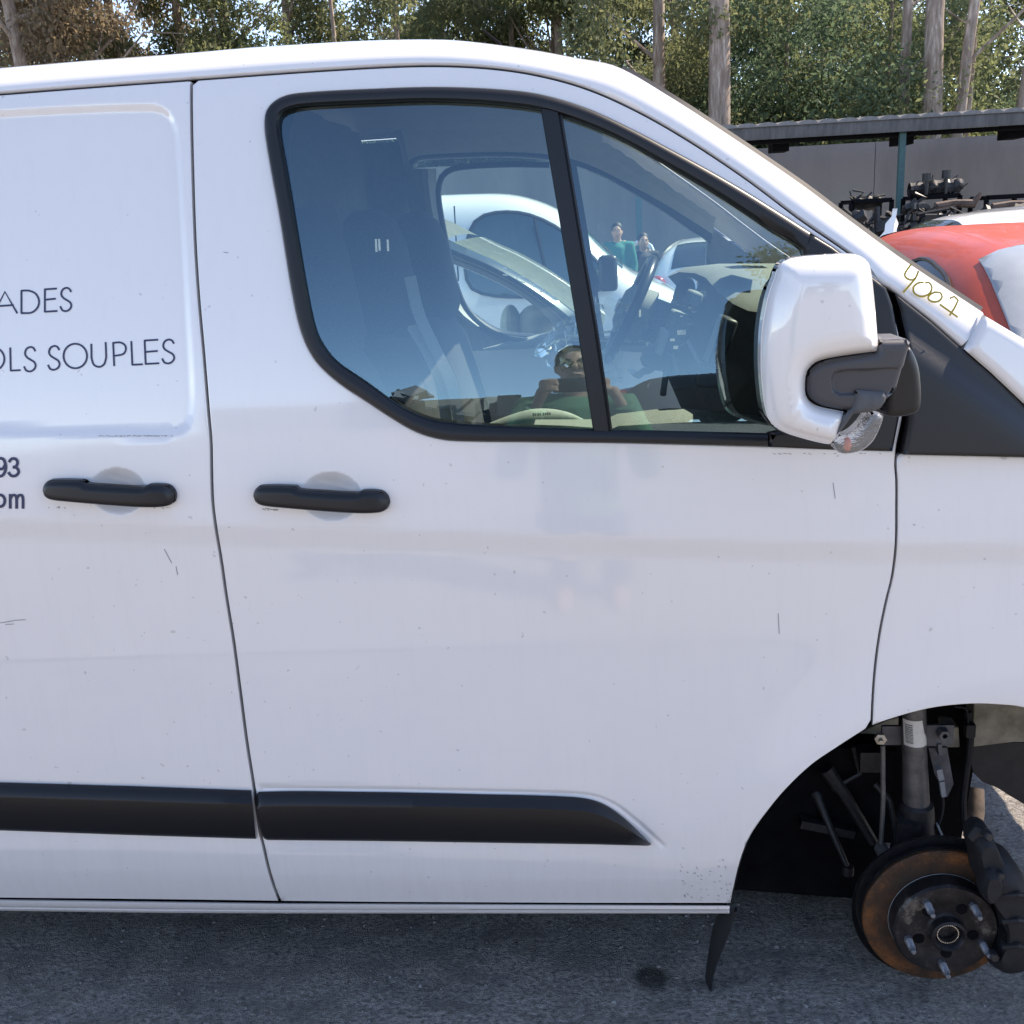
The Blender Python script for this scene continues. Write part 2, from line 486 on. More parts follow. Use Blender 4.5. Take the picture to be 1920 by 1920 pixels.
WIN_IN = catmull([(1440, 812), (1160, 805), (1000, 800), (896, 796), (817, 788), (776, 774), (742, 755), (686, 714), (630, 675), (604, 643), (589, 609), (570, 515), (555, 425), (536, 310), (524, 236), (528, 212), (545, 203), (575, 199), (705, 193), (799, 190), (893, 193), (960, 199), (1014, 207), (1056, 219), (1120, 243), (1180, 271), (1260, 316), (1337, 361), (1400, 402), (1450, 436), (1495, 462), (1510, 480)], 9)
# ---- displacement features
hs1 = hitS(221, 921); hs2 = hitS(621, 931)
def dishes(x, z):
    d = np.zeros_like(np.asarray(x, float))
    for h, rx, rz in ((hs1, .058, .047), (hs2, .060, .049)):
        q = np.sqrt(((x-h.x)/rx)**2+((z-h.z)/rz)**2)
        d = d - .024*np.clip(1-q**2, 0, 1)**1.3
    return d
# recess outline on sliding door
REC = np.array(pxpoly(catmull([(-300, 225), (-200, 223), (0, 208), (150, 200), (270, 196), (305, 201), (328, 225), (336, 262), (345, 400), (354, 560), (362, 700), (363, 760), (355, 800), (330, 815), (200, 816), (0, 815), (-300, 812)], 14)))
def sd_rec(x, z):
    Q = np.stack([np.ravel(x), np.ravel(z)], 1)
    d = seg_dist(Q, REC); d[~inside(Q, REC)] *= -1
    t = np.clip((d+.006)/.022, 0, 1); t = t*t*(3-2*t)
    return (-.010*t).reshape(np.shape(x))
def disp_slide(x, z): return dishes(x, z)+sd_rec(x, z)
# recess around the rocker trim
TRIMR = np.array(pxpoly(catmull([(485, 1478), (700, 1480), (900, 1484), (1050, 1488), (1110, 1493), (1150, 1508), (1190, 1538), (1243, 1586)], 12)))
def disp_door(x, z):
    Q = np.stack([np.ravel(x), np.ravel(z)], 1)
    d = seg_dist(Q, TRIMR, closed=False)
    return dishes(x, z) + (-.0025*np.exp(-(d/.005)**2)).reshape(np.shape(x))

# sliding door
left = catmull(DOORL, 10)
slide = [(-220, 196)]+[(a, b+3) for a, b in sub(top, -200, 352)]+[(357, 153)]+[(a-6, b) for a, b in left if b > 155]
slide += [(380, 1688), (200, 1686), (0, 1684), (-220, 1682)]
sd = panel('sliding_door', dens(slide, 12), S, MAT['white'], van, grid=.014, disp=disp_slide,
           fine=[(hs1.x-.068, hs1.x+.068, hs1.z-.056, hs1.z+.056, .004), (hitS(295, 500).x, hitS(372, 500).x, hitS(300, 830).z, hitS(300, 190).z, .0055),
                 (hitS(-5, 500).x, hitS(300, 500).x, hitS(150, 223).z, hitS(100, 192).z, .0055), (hitS(-5, 800).x, hitS(295, 800).x, hitS(150, 822).z, hitS(150, 806).z, .0055)])
# front door
bot = [(527, 1690), (700, 1692), (900, 1693), (1100, 1694), (1369, 1694)]
wo = WIN_OUT
doorpoly = [(a, b+3) for a, b in sub(top, 364, 1640)]+[(1650, 528), (1660, 548)]+[(a, b) for a, b in catmull(DOORR, 10) if b > 552 and b < 1358]
doorpoly += catmull(ARCHD, 10)[1:]+dens(bot[::-1], 12, False)+[(a, b) for a, b in left[::-1] if 155 < b < 1688]
# door-frame lower edge next to the black corner trim
hole = WIN_OUT + [(1560, 462), (1600, 492), (1640, 522), (1659, 538), (1672, 572), (1684, 640), (1688, 720), (1685, 775), (1674, 832), (1672, 846), (1560, 842)]
# keep a sliver of door skin between corner trim and the leading edge out: the trim covers it
fd = panel('front_door', doorpoly, S, MAT['white'], van, holes=[dens(hole, 12)], grid=.013, disp=disp_door,
           fine=[(hs2.x-.068, hs2.x+.068, hs2.z-.056, hs2.z+.056, .004), (hitS(1040, 1500).x, hitS(1255, 1500).x, hitS(1200, 1592).z, hitS(1100, 1482).z, .004), (hitS(490, 1480).x, hitS(1040, 1480).x, hitS(760, 1490).z, hitS(760, 1474).z, .004)])
# front wing
wing = [(1688, 852), (1800, 854), (1920, 857), (2100, 868), (2250, 900), (2330, 980), (2360, 1200), (2350, 1500), (2330, 1690), (2245, 1700)]+catmull(ARCHF, 12)[::-1][1:]+[(a+5, b) for a, b in catmull(DOORR, 10)[::-1] if 850 < b < 1356]
fw = panel('front_wing', dens(wing, 14), S, MAT['white'], van, grid=.014)
# sill
sill = strip('sill', [(-220, 1680), (0, 1686), (300, 1690), (527, 1693), (1368, 1697)], [(-220, 1702), (0, 1708), (300, 1712), (527, 1713), (1368, 1713)],
             [(0, -.03), (0, .0), (.12, .006), (.5, .008), (.72, .0), (.8, .002), (.95, .002), (1, -.004), (1, -.06)], MAT['white'], van, n=60)
# structure behind the seams (dark inner shell, a few cm behind the skin)
inner = dens([(-220, 178), (361, 148), (780, 121), (900, 124), (1000, 137), (1100, 164), (1200, 209), (1300, 267), (1400, 334), (1500, 409), (1580, 464), (1650, 520), (1700, 560), (1802, 655), (1920, 770), (2000, 850), (2000, 1310)]+[(a, b-6) for a, b in ARCHF[5::-1]]+[(a-6, b-6) for a, b in ARCHD[1:]]+[(1364, 1705), (-220, 1698)], 20)
ip = panel('inner_body', inner, S, MAT['gap'], van, holes=[[(a, b) for a, b in WIN_IN[::2]]+[(1520, 520), (1520, 800)]], off=-.034, grid=.05, skirt=.02)

# ---- roof, cant rail and A pillar: one pressing
UP = catmull([(-220, 152), (0, 130), (180, 114), (361, 100), (500, 88), (700, 76), (830, 74), (900, 79), (1000, 93), (1080, 108), (1155, 124), (1250, 178), (1350, 243), (1500, 345), (1600, 420), (1700, 492), (1838, 583)], 12)
LOW = [(a, b-2) for a, b in catmull(GAPTOP[:-1], 12)]+[(1655, 532), (1668, 541)]+dens([(1668, 541), (1746, 601), (1802, 650)], 12, False)[1:]
nst = 150
A_ = resample(LOW, nst); 
# match stations by arc length fraction but keep corner of header aligned
U_ = resample(UP, nst)
rows = []; crest_line = []
for i in range(nst):
    a, u = A_[i], U_[i]
    # pair: nearest progression
    G = hitS(a[0], a[1]); fx = u[0]
    t = np.clip((fx-950)/350, 0, 1); t = t*t*(3-2*t)
    wv = .17*(1-t)+.075*t
    h_cor = 0
    for it in range(6):
        Cc = atY(u[0], u[1]+h_cor, G.y+wv)
        best = 1e9
        for k in range(19):
            an = math.pi/2*k/18
            p = Vector((G.x+(Cc.x-G.x)*math.sin(an), G.y+wv*(1-math.cos(an)), G.z+(Cc.z-G.z)*math.sin(an)))
            q = proj(p); nrm = np.array([0.35*t, -1.0]); nrm /= np.linalg.norm(nrm)
            best = min(best, -(np.array(q)-u)@nrm)
        # overshoot beyond the wanted outline is negative
        over = max(-((np.array(proj(Vector((G.x+(Cc.x-G.x)*math.sin(a2), G.y+wv*(1-math.cos(a2)), G.z+(Cc.z-G.z)*math.sin(a2))))))[1]-u[1]) for a2 in np.linspace(0, math.pi/2, 19))
        h_cor += over*.9
    row = [G+Vector((0, .03, 0)), G+Vector((0, .004, 0))]
    for k in range(13):
        an = math.pi/2*(k+.4)/12.4
        row.append(Vector((G.x+(Cc.x-G.x)*math.sin(an), G.y+wv*(1-math.cos(an)), G.z+(Cc.z-G.z)*math.sin(an))))
    crest_line.append(Cc); rows.append(row)
HDR = min(range(nst), key=lambda i: abs(U_[i][0]-1158))
YC = Y0+.87        # centre plane of the van
mb = MB(); mb.loft(rows)
roofr = []
for i in range(HDR+1):
    c = crest_line[i]; wd = 2*(YC-c.y)
    roofr.append([Vector((c.x+(.04*math.sin(math.pi*k/16) if i == HDR else 0), c.y+wd*k/16, c.z+.035*math.sin(math.pi*k/16))) for k in range(17)])
mb.loft(roofr)
far = [[Vector((p.x, 2*YC-p.y, p.z)) for p in r_] for r_ in rows]
mb.loft(far)
mb.build('roof_and_pillars', MAT['white'], van, angle=60, recalc=True)
# rear of the van, out of the picture to the left
XR = -3.75; dx_ = XR-rows[0][1].x
mb = MB(); mb.loft([[p+Vector((dx_*t, 0, -.02*t)) for p in rows[0]] for t in (1, .5, 0)])
mb.loft([[p+Vector((dx_*t, 0, -.02*t)) for p in roofr[0]] for t in (1, .5, 0)])
mb.loft([[p+Vector((dx_*t, 0, -.02*t)) for p in far[0]] for t in (1, .5, 0)])
mb.build('rear_roof', MAT['white'], van, angle=60)
xl = hitS(-220, 900).x; zl = rows[0][0].z; xw = .74-2.93
rp = [(XR, .30), (xw-.46, .28)]+[(xw+.44*math.cos(a), .27+.44*math.sin(a)) for a in np.linspace(math.pi, 0, 15)]+[(xw+.46, .28)]+[(hitS(-227, y_).x, hitS(-227, y_).z) for y_ in (1690, 1500, 1200, 900, 600, 300, 200)]+[(hitS(-227, 196).x, zl-.005)]+[(XR, zl-.02)]
panel2('rear_side_panel', dens(rp, .1), S, MAT['white'], van, grid=.06, skirt=.03)
panel2('rear_side_panel', dens(rp, .1), lambda x, z: 2*YC-S(x, z), MAT['white'], van, grid=.08, nose=1, skirt=.03)
mb = MB(); mb.box((XR-.01, YC, 1.08), (.04, 1.66, 1.6)); mb.build('back_door', MAT['white'], van, smooth=False)
mb = MB(); mb.box((-2.3, YC, .24), (2.9, 1.5, .06)); mb.build('rear_floor', MAT['gap'], van, smooth=False)
for s_ in (1, -1):
    yw_ = YC-s_*(YC-Y0-.16)
    mb = MB().lathe((xw, yw_, .33), (0, 1, 0), [(.20, -.10), (.24, -.11), (.315, -.105), (.33, -.06), (.33, .06), (.315, .105), (.24, .11), (.20, .10)], 36); wh_ = mb.build('rear_wheel', MAT['rubber'], van)
    mb = MB().lathe((xw, yw_, .33), (0, -s_, 0), [(0, .06), (.06, .07), (.08, .05), (.17, .04), (.195, .095), (.205, .095)], 36); mb.build('rim', MAT['greyplastic'], wh_)
# gutter seam filler under the rail is the inner body; windscreen
rub = []; scr = []
for i in range(HDR, nst):
    c = crest_line[i]; rub.append([c+Vector((0, -.002, 0)), c+Vector((.006, .004, .006)), c+Vector((.008, .03, .008)), c+Vector((.0, .035, -.01))])
    row = []
    wd = 2*(YC-c.y-.01)
    for k in range(25):
        s_ = math.sin(math.pi*k/24)**.75
        row.append(Vector((c.x+.002+.035*s_, c.y+.01+wd*k/24, c.z+.004+.012*s_)))
    scr.append(row)
MB().loft(rub).build('windscreen_seal', MAT['rubber'], van)
MB().loft(scr).build('windscreen', MAT['screen'], van, angle=80)

# ---- door window surround
n_ = 220
frame = strip('window_surround', WIN_OUT, WIN_IN, [(0, -.012), (0, .003), (.08, .008), (.35, .010), (.75, .007), (.93, .001), (1, -.010)], MAT['plastic'], fd, n=n_)
# glass
GL = lambda x, z: S(x, z)+.010
gpoly = WIN_IN+[(1522, 520), (1520, 800), (1440, 812)]
gl = panel2('window_glass', pxpoly(dens(gpoly, 14), GL), GL, MAT['glass'], fd, grid=.025, skirt=0, drop=0, edge=.005)
# divider bar between the drop glass and the quarter glass
strip('window_divider', [(1013, 200), (1045, 390), (1083, 620), (1112, 808)], [(1054, 212), (1085, 400), (1122, 620), (1149, 810)],
      [(0, -.012), (0, .0), (.06, .003), (.5, .004), (.8, .004), (.83, -.002), (.87, -.002), (.9, .003), (1, .001), (1, -.012)], MAT['plastic'], fd, n=30)
# black corner trim on the door
panel('corner_trim', dens([(1519, 438), (1560, 463), (1600, 493), (1640, 523), (1661, 539), (1673, 572), (1685, 640), (1690, 720), (1687, 775), (1676, 832), (1673, 846), (1560, 843), (1442, 838), (1442, 812), (1508, 800), (1508, 560), (1509, 482), (1503, 464)], 10), S, MAT['plastic'], fd, off=.004, H=.005, r=.008, edge=.003, skirt=.02)
# black plastic on the wing below the pillar
def shoulder(x, z):
    a = hitS(1705, 640); b = hitS(1925, 800)
    s_ = (z-a.z)-(b.z-a.z)/(b.x-a.x)*(x-a.x)
    return .020/(1+np.exp(s_/.011))
panel('wing_trim', dens([(1677, 549), (1746, 604), (1801, 653), (1858, 702), (1920, 762), (1990, 830), (2010, 858), (1920, 853), (1780, 850), (1688, 848), (1699, 790), (1704, 720), (1699, 640), (1688, 580)], 10), S, MAT['plastic'], van, off=.002, H=.004, r=.008, edge=.003, skirt=.03, disp=shoulder, grid=.01)
# wing top / bonnet edge panel
panel('bonnet_edge', dens([(1843, 590), (1920, 636), (2000, 690), (2150, 790), (2260, 880), (2100, 862), (2020, 850), (1960, 796), (1920, 757), (1860, 700), (1807, 654)], 12), S, MAT['white'], van, off=.004, skirt=.05, H=.012, r=.02)
# ---- rocker mouldings
tA = catmull([(478, 1496), (483, 1485), (700, 1485), (900, 1489), (1050, 1493), (1108, 1499), (1145, 1515), (1180, 1542), (1220, 1582)], 10)
tB = dens([(492, 1568), (498, 1575), (700, 1577), (900, 1580), (1100, 1583), (1214, 1586), (1221, 1584)], 10, False)
strip('rocker_moulding', tA, tB, [(0, -.01), (0, .003), (.05, .010), (.28, .027), (.32, .0275), (.94, .010), (1, .004), (1, -.01)], MAT['plastic'], fd, n=110)
tA = [(-220, 1463), (0, 1467), (250, 1474), (471, 1482)]; tB = [(-220, 1550), (0, 1557), (250, 1566), (480, 1573)]
strip('rocker_moulding', tA, tB, [(0, -.01), (0, .003), (.05, .010), (.28, .027), (.32, .0275), (.94, .010), (1, .004), (1, -.01)], MAT['plastic'], sd, n=60)
# ---- door handles
def handle(cx, cy, w_, par, key):
    o = [(-128, 2), (-124, -10), (-112, -18), (-45, -21), (-38, -16), (0, -14), (72, -13), (80, -17), (112, -15), (124, -6), (128, 6), (124, 18), (112, 24), (60, 25), (-70, 20), (-112, 18), (-124, 12)]
    pts = [(cx+a*w_, cy+b+a*.035*w_) for a, b in o]
    hx = hitS(cx, cy); half = abs(hitS(cx+128*w_, cy).x-hx.x)
    def dsp(x, z):
        t = np.clip(np.abs(x-hx.x)/half, 0, 1); return .014*(1-t**4)
    h = panel('door_handle', catmull(pts, 6, True), S, MAT['plastic'], par, off=.008, H=.014, r=.014, skirt=.012, disp=dsp, grid=.006, edge=.002)
    strip('handle_seam', [(cx-118*w_, cy+1-4), (cx, cy+4), (cx+120*w_, cy+8)], [(cx-118*w_, cy+2-4), (cx, cy+5), (cx+120*w_, cy+9)], [(0, .03), (1, .03)], MAT['gap'], h, n=20) if False else None
    if key: panel('lock_cover_seam', [(cx-78, cy-9), (cx-76, cy-9), (cx-76, cy+11), (cx-78, cy+11)], S, MAT['gap'], h, off=.0335, skirt=.001, edge=.0002, grid=.05, drop=0)
    return h
handle(206, 920, .965, sd, True); handle(603, 931, .995, fd, False)

# ================================================================ lettering on the van
def strokes(name, lines, w_, mat, parent, F=S, off=.0012, label=None):
    mb = MB()
    for ln in lines:
        P = [np.array(p, float) for p in ln]
        L, Rr = [], []
        for i, p in enumerate(P):
            t = P[min(i+1, len(P)-1)]-P[max(i-1, 0)]; t /= np.linalg.norm(t)+1e-9
            n = np.array([-t[1], t[0]])*w_/2
            if i == 0: p = p-t*w_*.15
            if i == len(P)-1: p = p+t*w_*.15
            L.append(hitF(*(p+n), F, off)); Rr.append(hitF(*(p-n), F, off))
        mb.loft([[a, b] for a, b in zip(L, Rr)])
    return mb.build(name, mat, parent, smooth=False, recalc=False, label=label)
def sk_fix(o): pass
def arc(cx, cy, rx, ry, a0, a1, n=16, tilt=0):
    return [(cx+rx*math.cos(R(a0+(a1-a0)*i/n)), cy+ry*math.sin(R(a0+(a1-a0)*i/n))+tilt*(rx*math.cos(R(a0+(a1-a0)*i/n)))) for i in range(n+1)]
def S_letter(x0, y0, x1, y1):
    u = [(.95, .16), (.78, .02), (.5, -.02), (.2, .06), (.08, .25), (.22, .40), (.55, .52), (.88, .64), (.98, .80), (.82, .95), (.5, 1.02), (.18, .97), (.0, .80)]
    return catmull([(x0+(x1-x0)*a, y0+(y1-y0)*b-(a*.04*(x1-x0))) for a, b in u], 2)
ades = [[(-12, 588), (9, 547), (32, 587)], [(-5, 574), (25, 572)],
        dens([(40, 545), (40, 587)], 10, False), catmull([(40, 545), (54, 545), (67, 551), (73, 564), (70, 577), (59, 586), (40, 587)], 3),
        [(84, 542), (84, 585)], [(84, 542.5), (106, 541)], [(84, 562), (104, 560)], [(84, 584.5), (107, 583)], S_letter(113, 541, 134, 583)]
strokes('lettering', ades, 3.6, MAT['navy'], sd, off=-.0090, label='thin navy letters ADES')
sols = [arc(-14, 673, 22, 22, 0, 360, 30), [(19, 652), (20, 695)], [(20, 695), (38, 694)], S_letter(45, 652, 67, 696), S_letter(90, 650, 112, 693),
        arc(141, 667.5, 22, 23, 0, 360, 34), [(171, 645)]+catmull([(171.5, 672), (176, 684), (186, 688), (195, 683), (199, 670)], 3)+[(198, 642)],
        [(212, 642), (214, 686)], catmull([(212, 643), (225, 642), (234, 647), (236, 655), (232, 663), (223, 666), (213, 667)], 3),
        [(246, 640), (248, 684)], [(248, 684), (267, 683)], [(271, 638), (273, 683)], [(271, 638.5), (296, 637)], [(272, 660), (295, 658)], [(273, 682.5), (298, 681)], S_letter(304, 638, 327, 681)]
strokes('lettering', sols, 3.6, MAT['navy'], sd, off=-.0090, label='thin navy letters OLS SOUPLES')
n93 = [catmull([(10, 870), (6, 861), (-4, 860), (-8, 870), (-3, 879), (6, 878), (10, 870), (10, 882), (4, 892), (-6, 893)], 3),
       catmull([(17, 866), (22, 860), (30, 861), (33, 868), (29, 875), (24, 876)], 3)+catmull([(24, 876), (31, 877), (35, 885), (29, 892), (21, 892), (16, 886)], 3)]
strokes('lettering', n93, 5.6, MAT['navy'], sd, label='bold navy digits 93')
om = [arc(0, 939, 9, 11, 0, 360, 20), [(19, 927), (19, 953)], catmull([(19, 936), (23, 929), (29, 929), (31, 936)], 3)+[(31, 953)], catmull([(31, 936), (35, 929), (41, 929), (43, 936)], 3)+[(43, 953)]]
strokes('lettering', om, 5.4, MAT['navy'], sd, label='bold navy letters om')
MAT['yellow'] = simple('yellow_paint_marker', (.42, .30, .01), .5, var=.25, scale=200)
def c4(a, b): return (1380+a/3.5556, 440+b/3.5556)
num = [catmull([c4(1168, 198), c4(1140, 235), c4(1124, 268), c4(1140, 292), c4(1178, 302), c4(1205, 275), c4(1215, 243)], 4), [c4(1216, 246), c4(1196, 292), c4(1116, 385)],
       catmull([c4(1250, 318), c4(1215, 322), c4(1182, 352), c4(1190, 392), c4(1240, 412), c4(1290, 392), c4(1306, 350), c4(1285, 318), c4(1262, 322)], 4),
       catmull([c4(1330, 382), c4(1295, 398), c4(1280, 425), c4(1305, 446), c4(1350, 444), c4(1374, 415), c4(1360, 386), c4(1322, 384)], 4),
       [c4(1425, 425), c4(1455, 412), c4(1481, 437), c4(1456, 490), c4(1424, 538)], [c4(1360, 466), c4(1415, 505), c4(1476, 549)]]
def PIL(x, z):      # pillar face near the flank
    return S(x, z)
strokes('marker_number', [dens(l, 3, False) for l in num], 3.6, MAT['yellow'], van, F=S, off=.006, label='yellow handwritten number 4001 on the windscreen pillar')

# dirt and scratches with a shape of their own
MAT['scratch'] = simple('dark_scratch', (.26, .25, .26), .7)
MAT['grime'] = simple('brown_grime', (.28, .26, .23), .8, var=.3, scale=120)
rs = random.Random(3)
sc = [[(0, 1168), (14, 1166), (30, 1163), (48, 1162)], [(10, 1171), (26, 1170)], [(419, 473), (428, 474)], [(1459, 1150), (1461, 1188)], [(308, 1030), (322, 1056)], [(330, 1062), (333, 1078)], [(497, 953), (520, 957)], [(1562, 905), (1566, 935)], [(1712, 983), (1716, 985)]]
for l_ in sc: strokes('scratch_mark', [l_], 1.3, MAT['scratch'], van, off=.0006)
gl_ = []
for i in range(60):
    x = 185+i*2.3
    if rs.random() < .75: gl_.append([(x, 817+rs.uniform(-1, 1.5)), (x+rs.uniform(1, 3), 817+rs.uniform(-1, 1.5))])
for i in range(40):
    x = rs.uniform(1270, 1372); y = rs.uniform(1610, 1692); gl_.append([(x, y), (x+rs.uniform(1, 4), y+rs.uniform(0, 4))])
for i in range(26):
    x = rs.uniform(20, 1340); y = rs.uniform(1010, 1690); gl_.append([(x, y), (x+rs.uniform(.6, 1.6), y+rs.uniform(.5, 1.5))])
for i in range(24):
    x = 1440+i*9.5; y = 850; gl_.append([(x, y), (x+rs.uniform(2, 7), y+rs.uniform(0, 3))]) if rs.random() < .5 else None
for cx in (206, 603):
    for i in range(10):
        x = cx+rs.choice([-100, 95])+rs.uniform(-20, 20); gl_.append([(x, 947+cx*.01+rs.uniform(0, 4)), (x+rs.uniform(1, 6), 949+cx*.01+rs.uniform(0, 3))])
strokes('dirt_specks', gl_, 1.2, MAT['grime'], van, off=.0006)['kind'] = 'stuff'

# ================================================================ side mirror
mir = MB()
MP = plane(1.66)
hous = catmull([(1452, 520), (1457, 500), (1470, 488), (1500, 481), (1560, 477), (1600, 476), (1620, 484), (1630, 500), (1638, 560), (1643, 620), (1646, 654)], 8)+\
    dens([(1646, 655), (1640, 659)], 6, False)+catmull([(1640, 659), (1600, 664), (1555, 671), (1528, 679), (1513, 694), (1509, 715), (1510, 738), (1518, 752), (1535, 762), (1584, 772)], 8)[1:]+\
    catmull([(1584, 772), (1576, 800), (1566, 828)], 8)[1:]+catmull([(1566, 828), (1553, 832), (1510, 823), (1465, 808), (1444, 792), (1434, 765), (1428, 720), (1426, 680), (1428, 620), (1436, 570), (1444, 540), (1452, 520)], 8)[1:-1]
def mbulge(cx, cy, a, b, F0, h):
    c = hitF(cx, cy, F0)
    return lambda x, z: F0(x, z)-h*np.clip(1-((x-c.x)/a)**2-((z-c.z)/b)**2, -1, 1)
MP2 = mbulge(1530, 640, .17, .26, MP, .025)
mo = panel('mirror_housing', hous, MP2, MAT['white'], van, H=.040, r=.045, skirt=.03, grid=.008, edge=.002)
rim = catmull([(1452, 524), (1460, 502), (1486, 490), (1600, 486), (1622, 502), (1636, 620), (1618, 700), (1580, 790), (1556, 824), (1508, 824), (1460, 808), (1439, 792), (1429, 762), (1424, 720), (1422, 680), (1424, 620), (1433, 565), (1444, 535)], 9, True)
panel('mirror_rim', rim, plane(1.695), MAT['plastic'], mo, H=.006, r=.006, skirt=.05, edge=.002)
# arm insert
ins = catmull([(1640, 661), (1600, 667), (1555, 674), (1530, 683), (1517, 696), (1513, 715), (1514, 738), (1522, 750), (1538, 759), (1580, 768), (1602, 770), (1612, 772)], 8)+dens([(1612, 772), (1640, 765), (1668, 742), (1680, 735), (1690, 700), (1700, 660), (1704, 650), (1706, 642), (1700, 636), (1652, 637), (1646, 638)], 8, False)[1:]
AP = plane(1.635)
ARMR = np.array(pxpoly(catmull([(1556, 714), (1558, 700), (1570, 693), (1630, 690), (1690, 686), (1740, 684), (1740, 742), (1660, 741), (1600, 740), (1568, 738), (1558, 730)], 5, True), AP))
def armd(x, z):
    Q = np.stack([np.ravel(x), np.ravel(z)], 1); d = seg_dist(Q, ARMR); d[~inside(Q, ARMR)] *= -1
    t = np.clip((d+.001)/.005, 0, 1); t = t*t*(3-2*t); return (-.007*t).reshape(np.shape(x))
ma = panel('mirror_arm', dens(ins, 8), AP, MAT['greyplastic'], van, H=.012, r=.012, skirt=.09, grid=.0035, edge=.002, disp=armd, label='black mirror arm with rounded recess')
panel('mirror_foot', catmull([(1668, 690), (1700, 648), (1714, 665), (1724, 700), (1725, 762), (1712, 776), (1665, 780), (1655, 760)], 7, True), plane(1.70), MAT['plastic'], ma, H=.012, r=.015, skirt=.14, grid=.01)
panel('mirror_hinge', dens([(1604, 731), (1662, 736), (1660, 752), (1650, 766), (1634, 772), (1600, 776), (1583, 800), (1568, 816), (1573, 796), (1583, 776), (1596, 766), (1602, 750)], 6), plane(1.625), MAT['interior'], ma, H=.01, r=.015, skirt=.05)
m, nt, b = newmat('clear_indicator_lens'); b.inputs['Base Color'].default_value = (.93, .90, .87, 1); b.inputs['Roughness'].default_value = .05
b.inputs['Transmission Weight'].default_value = .85; b.inputs['Coat Weight'].default_value = 1; bump(nt, b, noisen(nt, 90, 3, .6, coords(nt, (1, 1, 2.5))), .8, .004); MAT['lens'] = m
MAT['orange'] = simple('orange_bulb', (.75, .16, .05), .3)
lens = catmull([(1557, 824), (1562, 836), (1572, 848), (1592, 850), (1618, 842), (1636, 826), (1650, 800), (1656, 776), (1645, 772), (1630, 768), (1622, 782), (1608, 800), (1590, 814), (1570, 818)], 6, True)
ind = panel('indicator', lens, plane(1.64), MAT['lens'], mo, H=.014, r=.012, skirt=.03, grid=.005, edge=.001)
panel('indicator_bulb', arc(1583, 832, 7, 9, 0, 340, 10), plane(1.63), MAT['orange'], ind, H=.003, r=.004, skirt=.002, grid=.004, edge=.0008, off=.006) if False else None
mb = MB().ball(hitF(1588, 832, plane(1.640)), (.006, .004, .009)); mb.build('indicator_bulb', MAT['orange'], mo)

# ================================================================ cabin
FS = lambda x, z: 2*YC - S(x, z) - .03
def xz(pts, off=0): return [(p.x, p.z) for p in (hitS(a, b) for a, b in pts)]
rail_xz = xz([(a, b+8) for a, b in catmull(GAPTOP, 20) if 330 < a < 1600])
far_out = rail_xz+[(1.0, 1.2), (1.0, .35), (rail_xz[0][0], .35)]
win_xz = [(x, z-.002) for x, z in xz(WIN_IN[::2])]+xz([(1500, 520), (1500, 800)])
fdoor = panel2('far_door', far_out, FS, simple('grey_door_card', (.17, .175, .18), .7, var=.1, scale=40), van, holes=[win_xz], grid=.05, skirt=.05)
xo = xz(WIN_IN); mb = MB()
xo_o = xz(WIN_OUT); nA = resample(xo, 120); nB = resample(xo_o[::1], 120)
rows_ = []
for a, b2 in zip(nA, nB):
    rows_.append([Vector((a[0]+(b2[0]-a[0])*t, float(FS(a[0]+(b2[0]-a[0])*t, a[1]+(b2[1]-a[1])*t))-o_, a[1]+(b2[1]-a[1])*t)) for t, o_ in ((-.05, -.04), (-.05, .0), (.1, .008), (.9, .010), (1.05, 0))])
mb.loft(rows_); mb.build('far_window_seal', MAT['rubber'], fdoor)
panel2('far_window_glass', [(x, z) for x, z in win_xz], lambda x, z: FS(x, z)+.02, MAT['glass2'], fdoor, grid=.05, skirt=0, drop=0)
dv = xz([(1013, 200), (1045, 390), (1083, 620), (1112, 812)]); mb = MB()
mb.loft([[Vector((x, float(FS(x, z))-.006, z)), Vector((x+.038, float(FS(x+.038, z))-.006, z)), Vector((x+.038, float(FS(x+.038, z))+.01, z))] for x, z in dv]); mb.build('far_window_divider', MAT['rubber'], fdoor)
# chrome strip in place of the edge highlight under far glass; arm rest
mb = MB(); lowr = [p for p in xo if p[1] < 1.50 and p[0] < .25]
mb.tube([Vector((x, float(FS(x, z))-.016, z-.012)) for x, z in lowr], .004, 6); mb.build('far_edge_highlight', MAT['chrome'], fdoor)
mb = MB(); 
a0 = atY(906, 655, 3.40); b0 = atY(1060, 632, 3.40)
mb.tube([a0, a0.lerp(b0, .3), a0.lerp(b0, .7), b0], [.003, .012, .022, .028], 10); mb.build('arm_rest', MAT['strap'], fdoor)
mb = MB(); mb.tube([atY(a, b, 3.395) for a, b in catmull([(1030, 309), (960, 308), (890, 311), (848, 317), (828, 332), (822, 360), (828, 410), (840, 470), (854, 530), (874, 578), (908, 612), (950, 632), (1000, 640)], 10)], .0095, 8); mb.build('far_window_frame', MAT['rubber'], fdoor)
# headliner
mb = MB(); rr = []
for i in range(0, HDR+1, 4):
    c = crest_line[i]
    if c.x < -.95: continue
    y0_, y1_ = c.y-.02, 2*YC-c.y+.02
    rr.append([Vector((c.x, y0_+(y1_-y0_)*k/10, c.z-.035-.03*(abs(k-5)/5)**4)) for k in range(11)])
mb.loft(rr); mb.build('headliner', MAT['liner'], van)
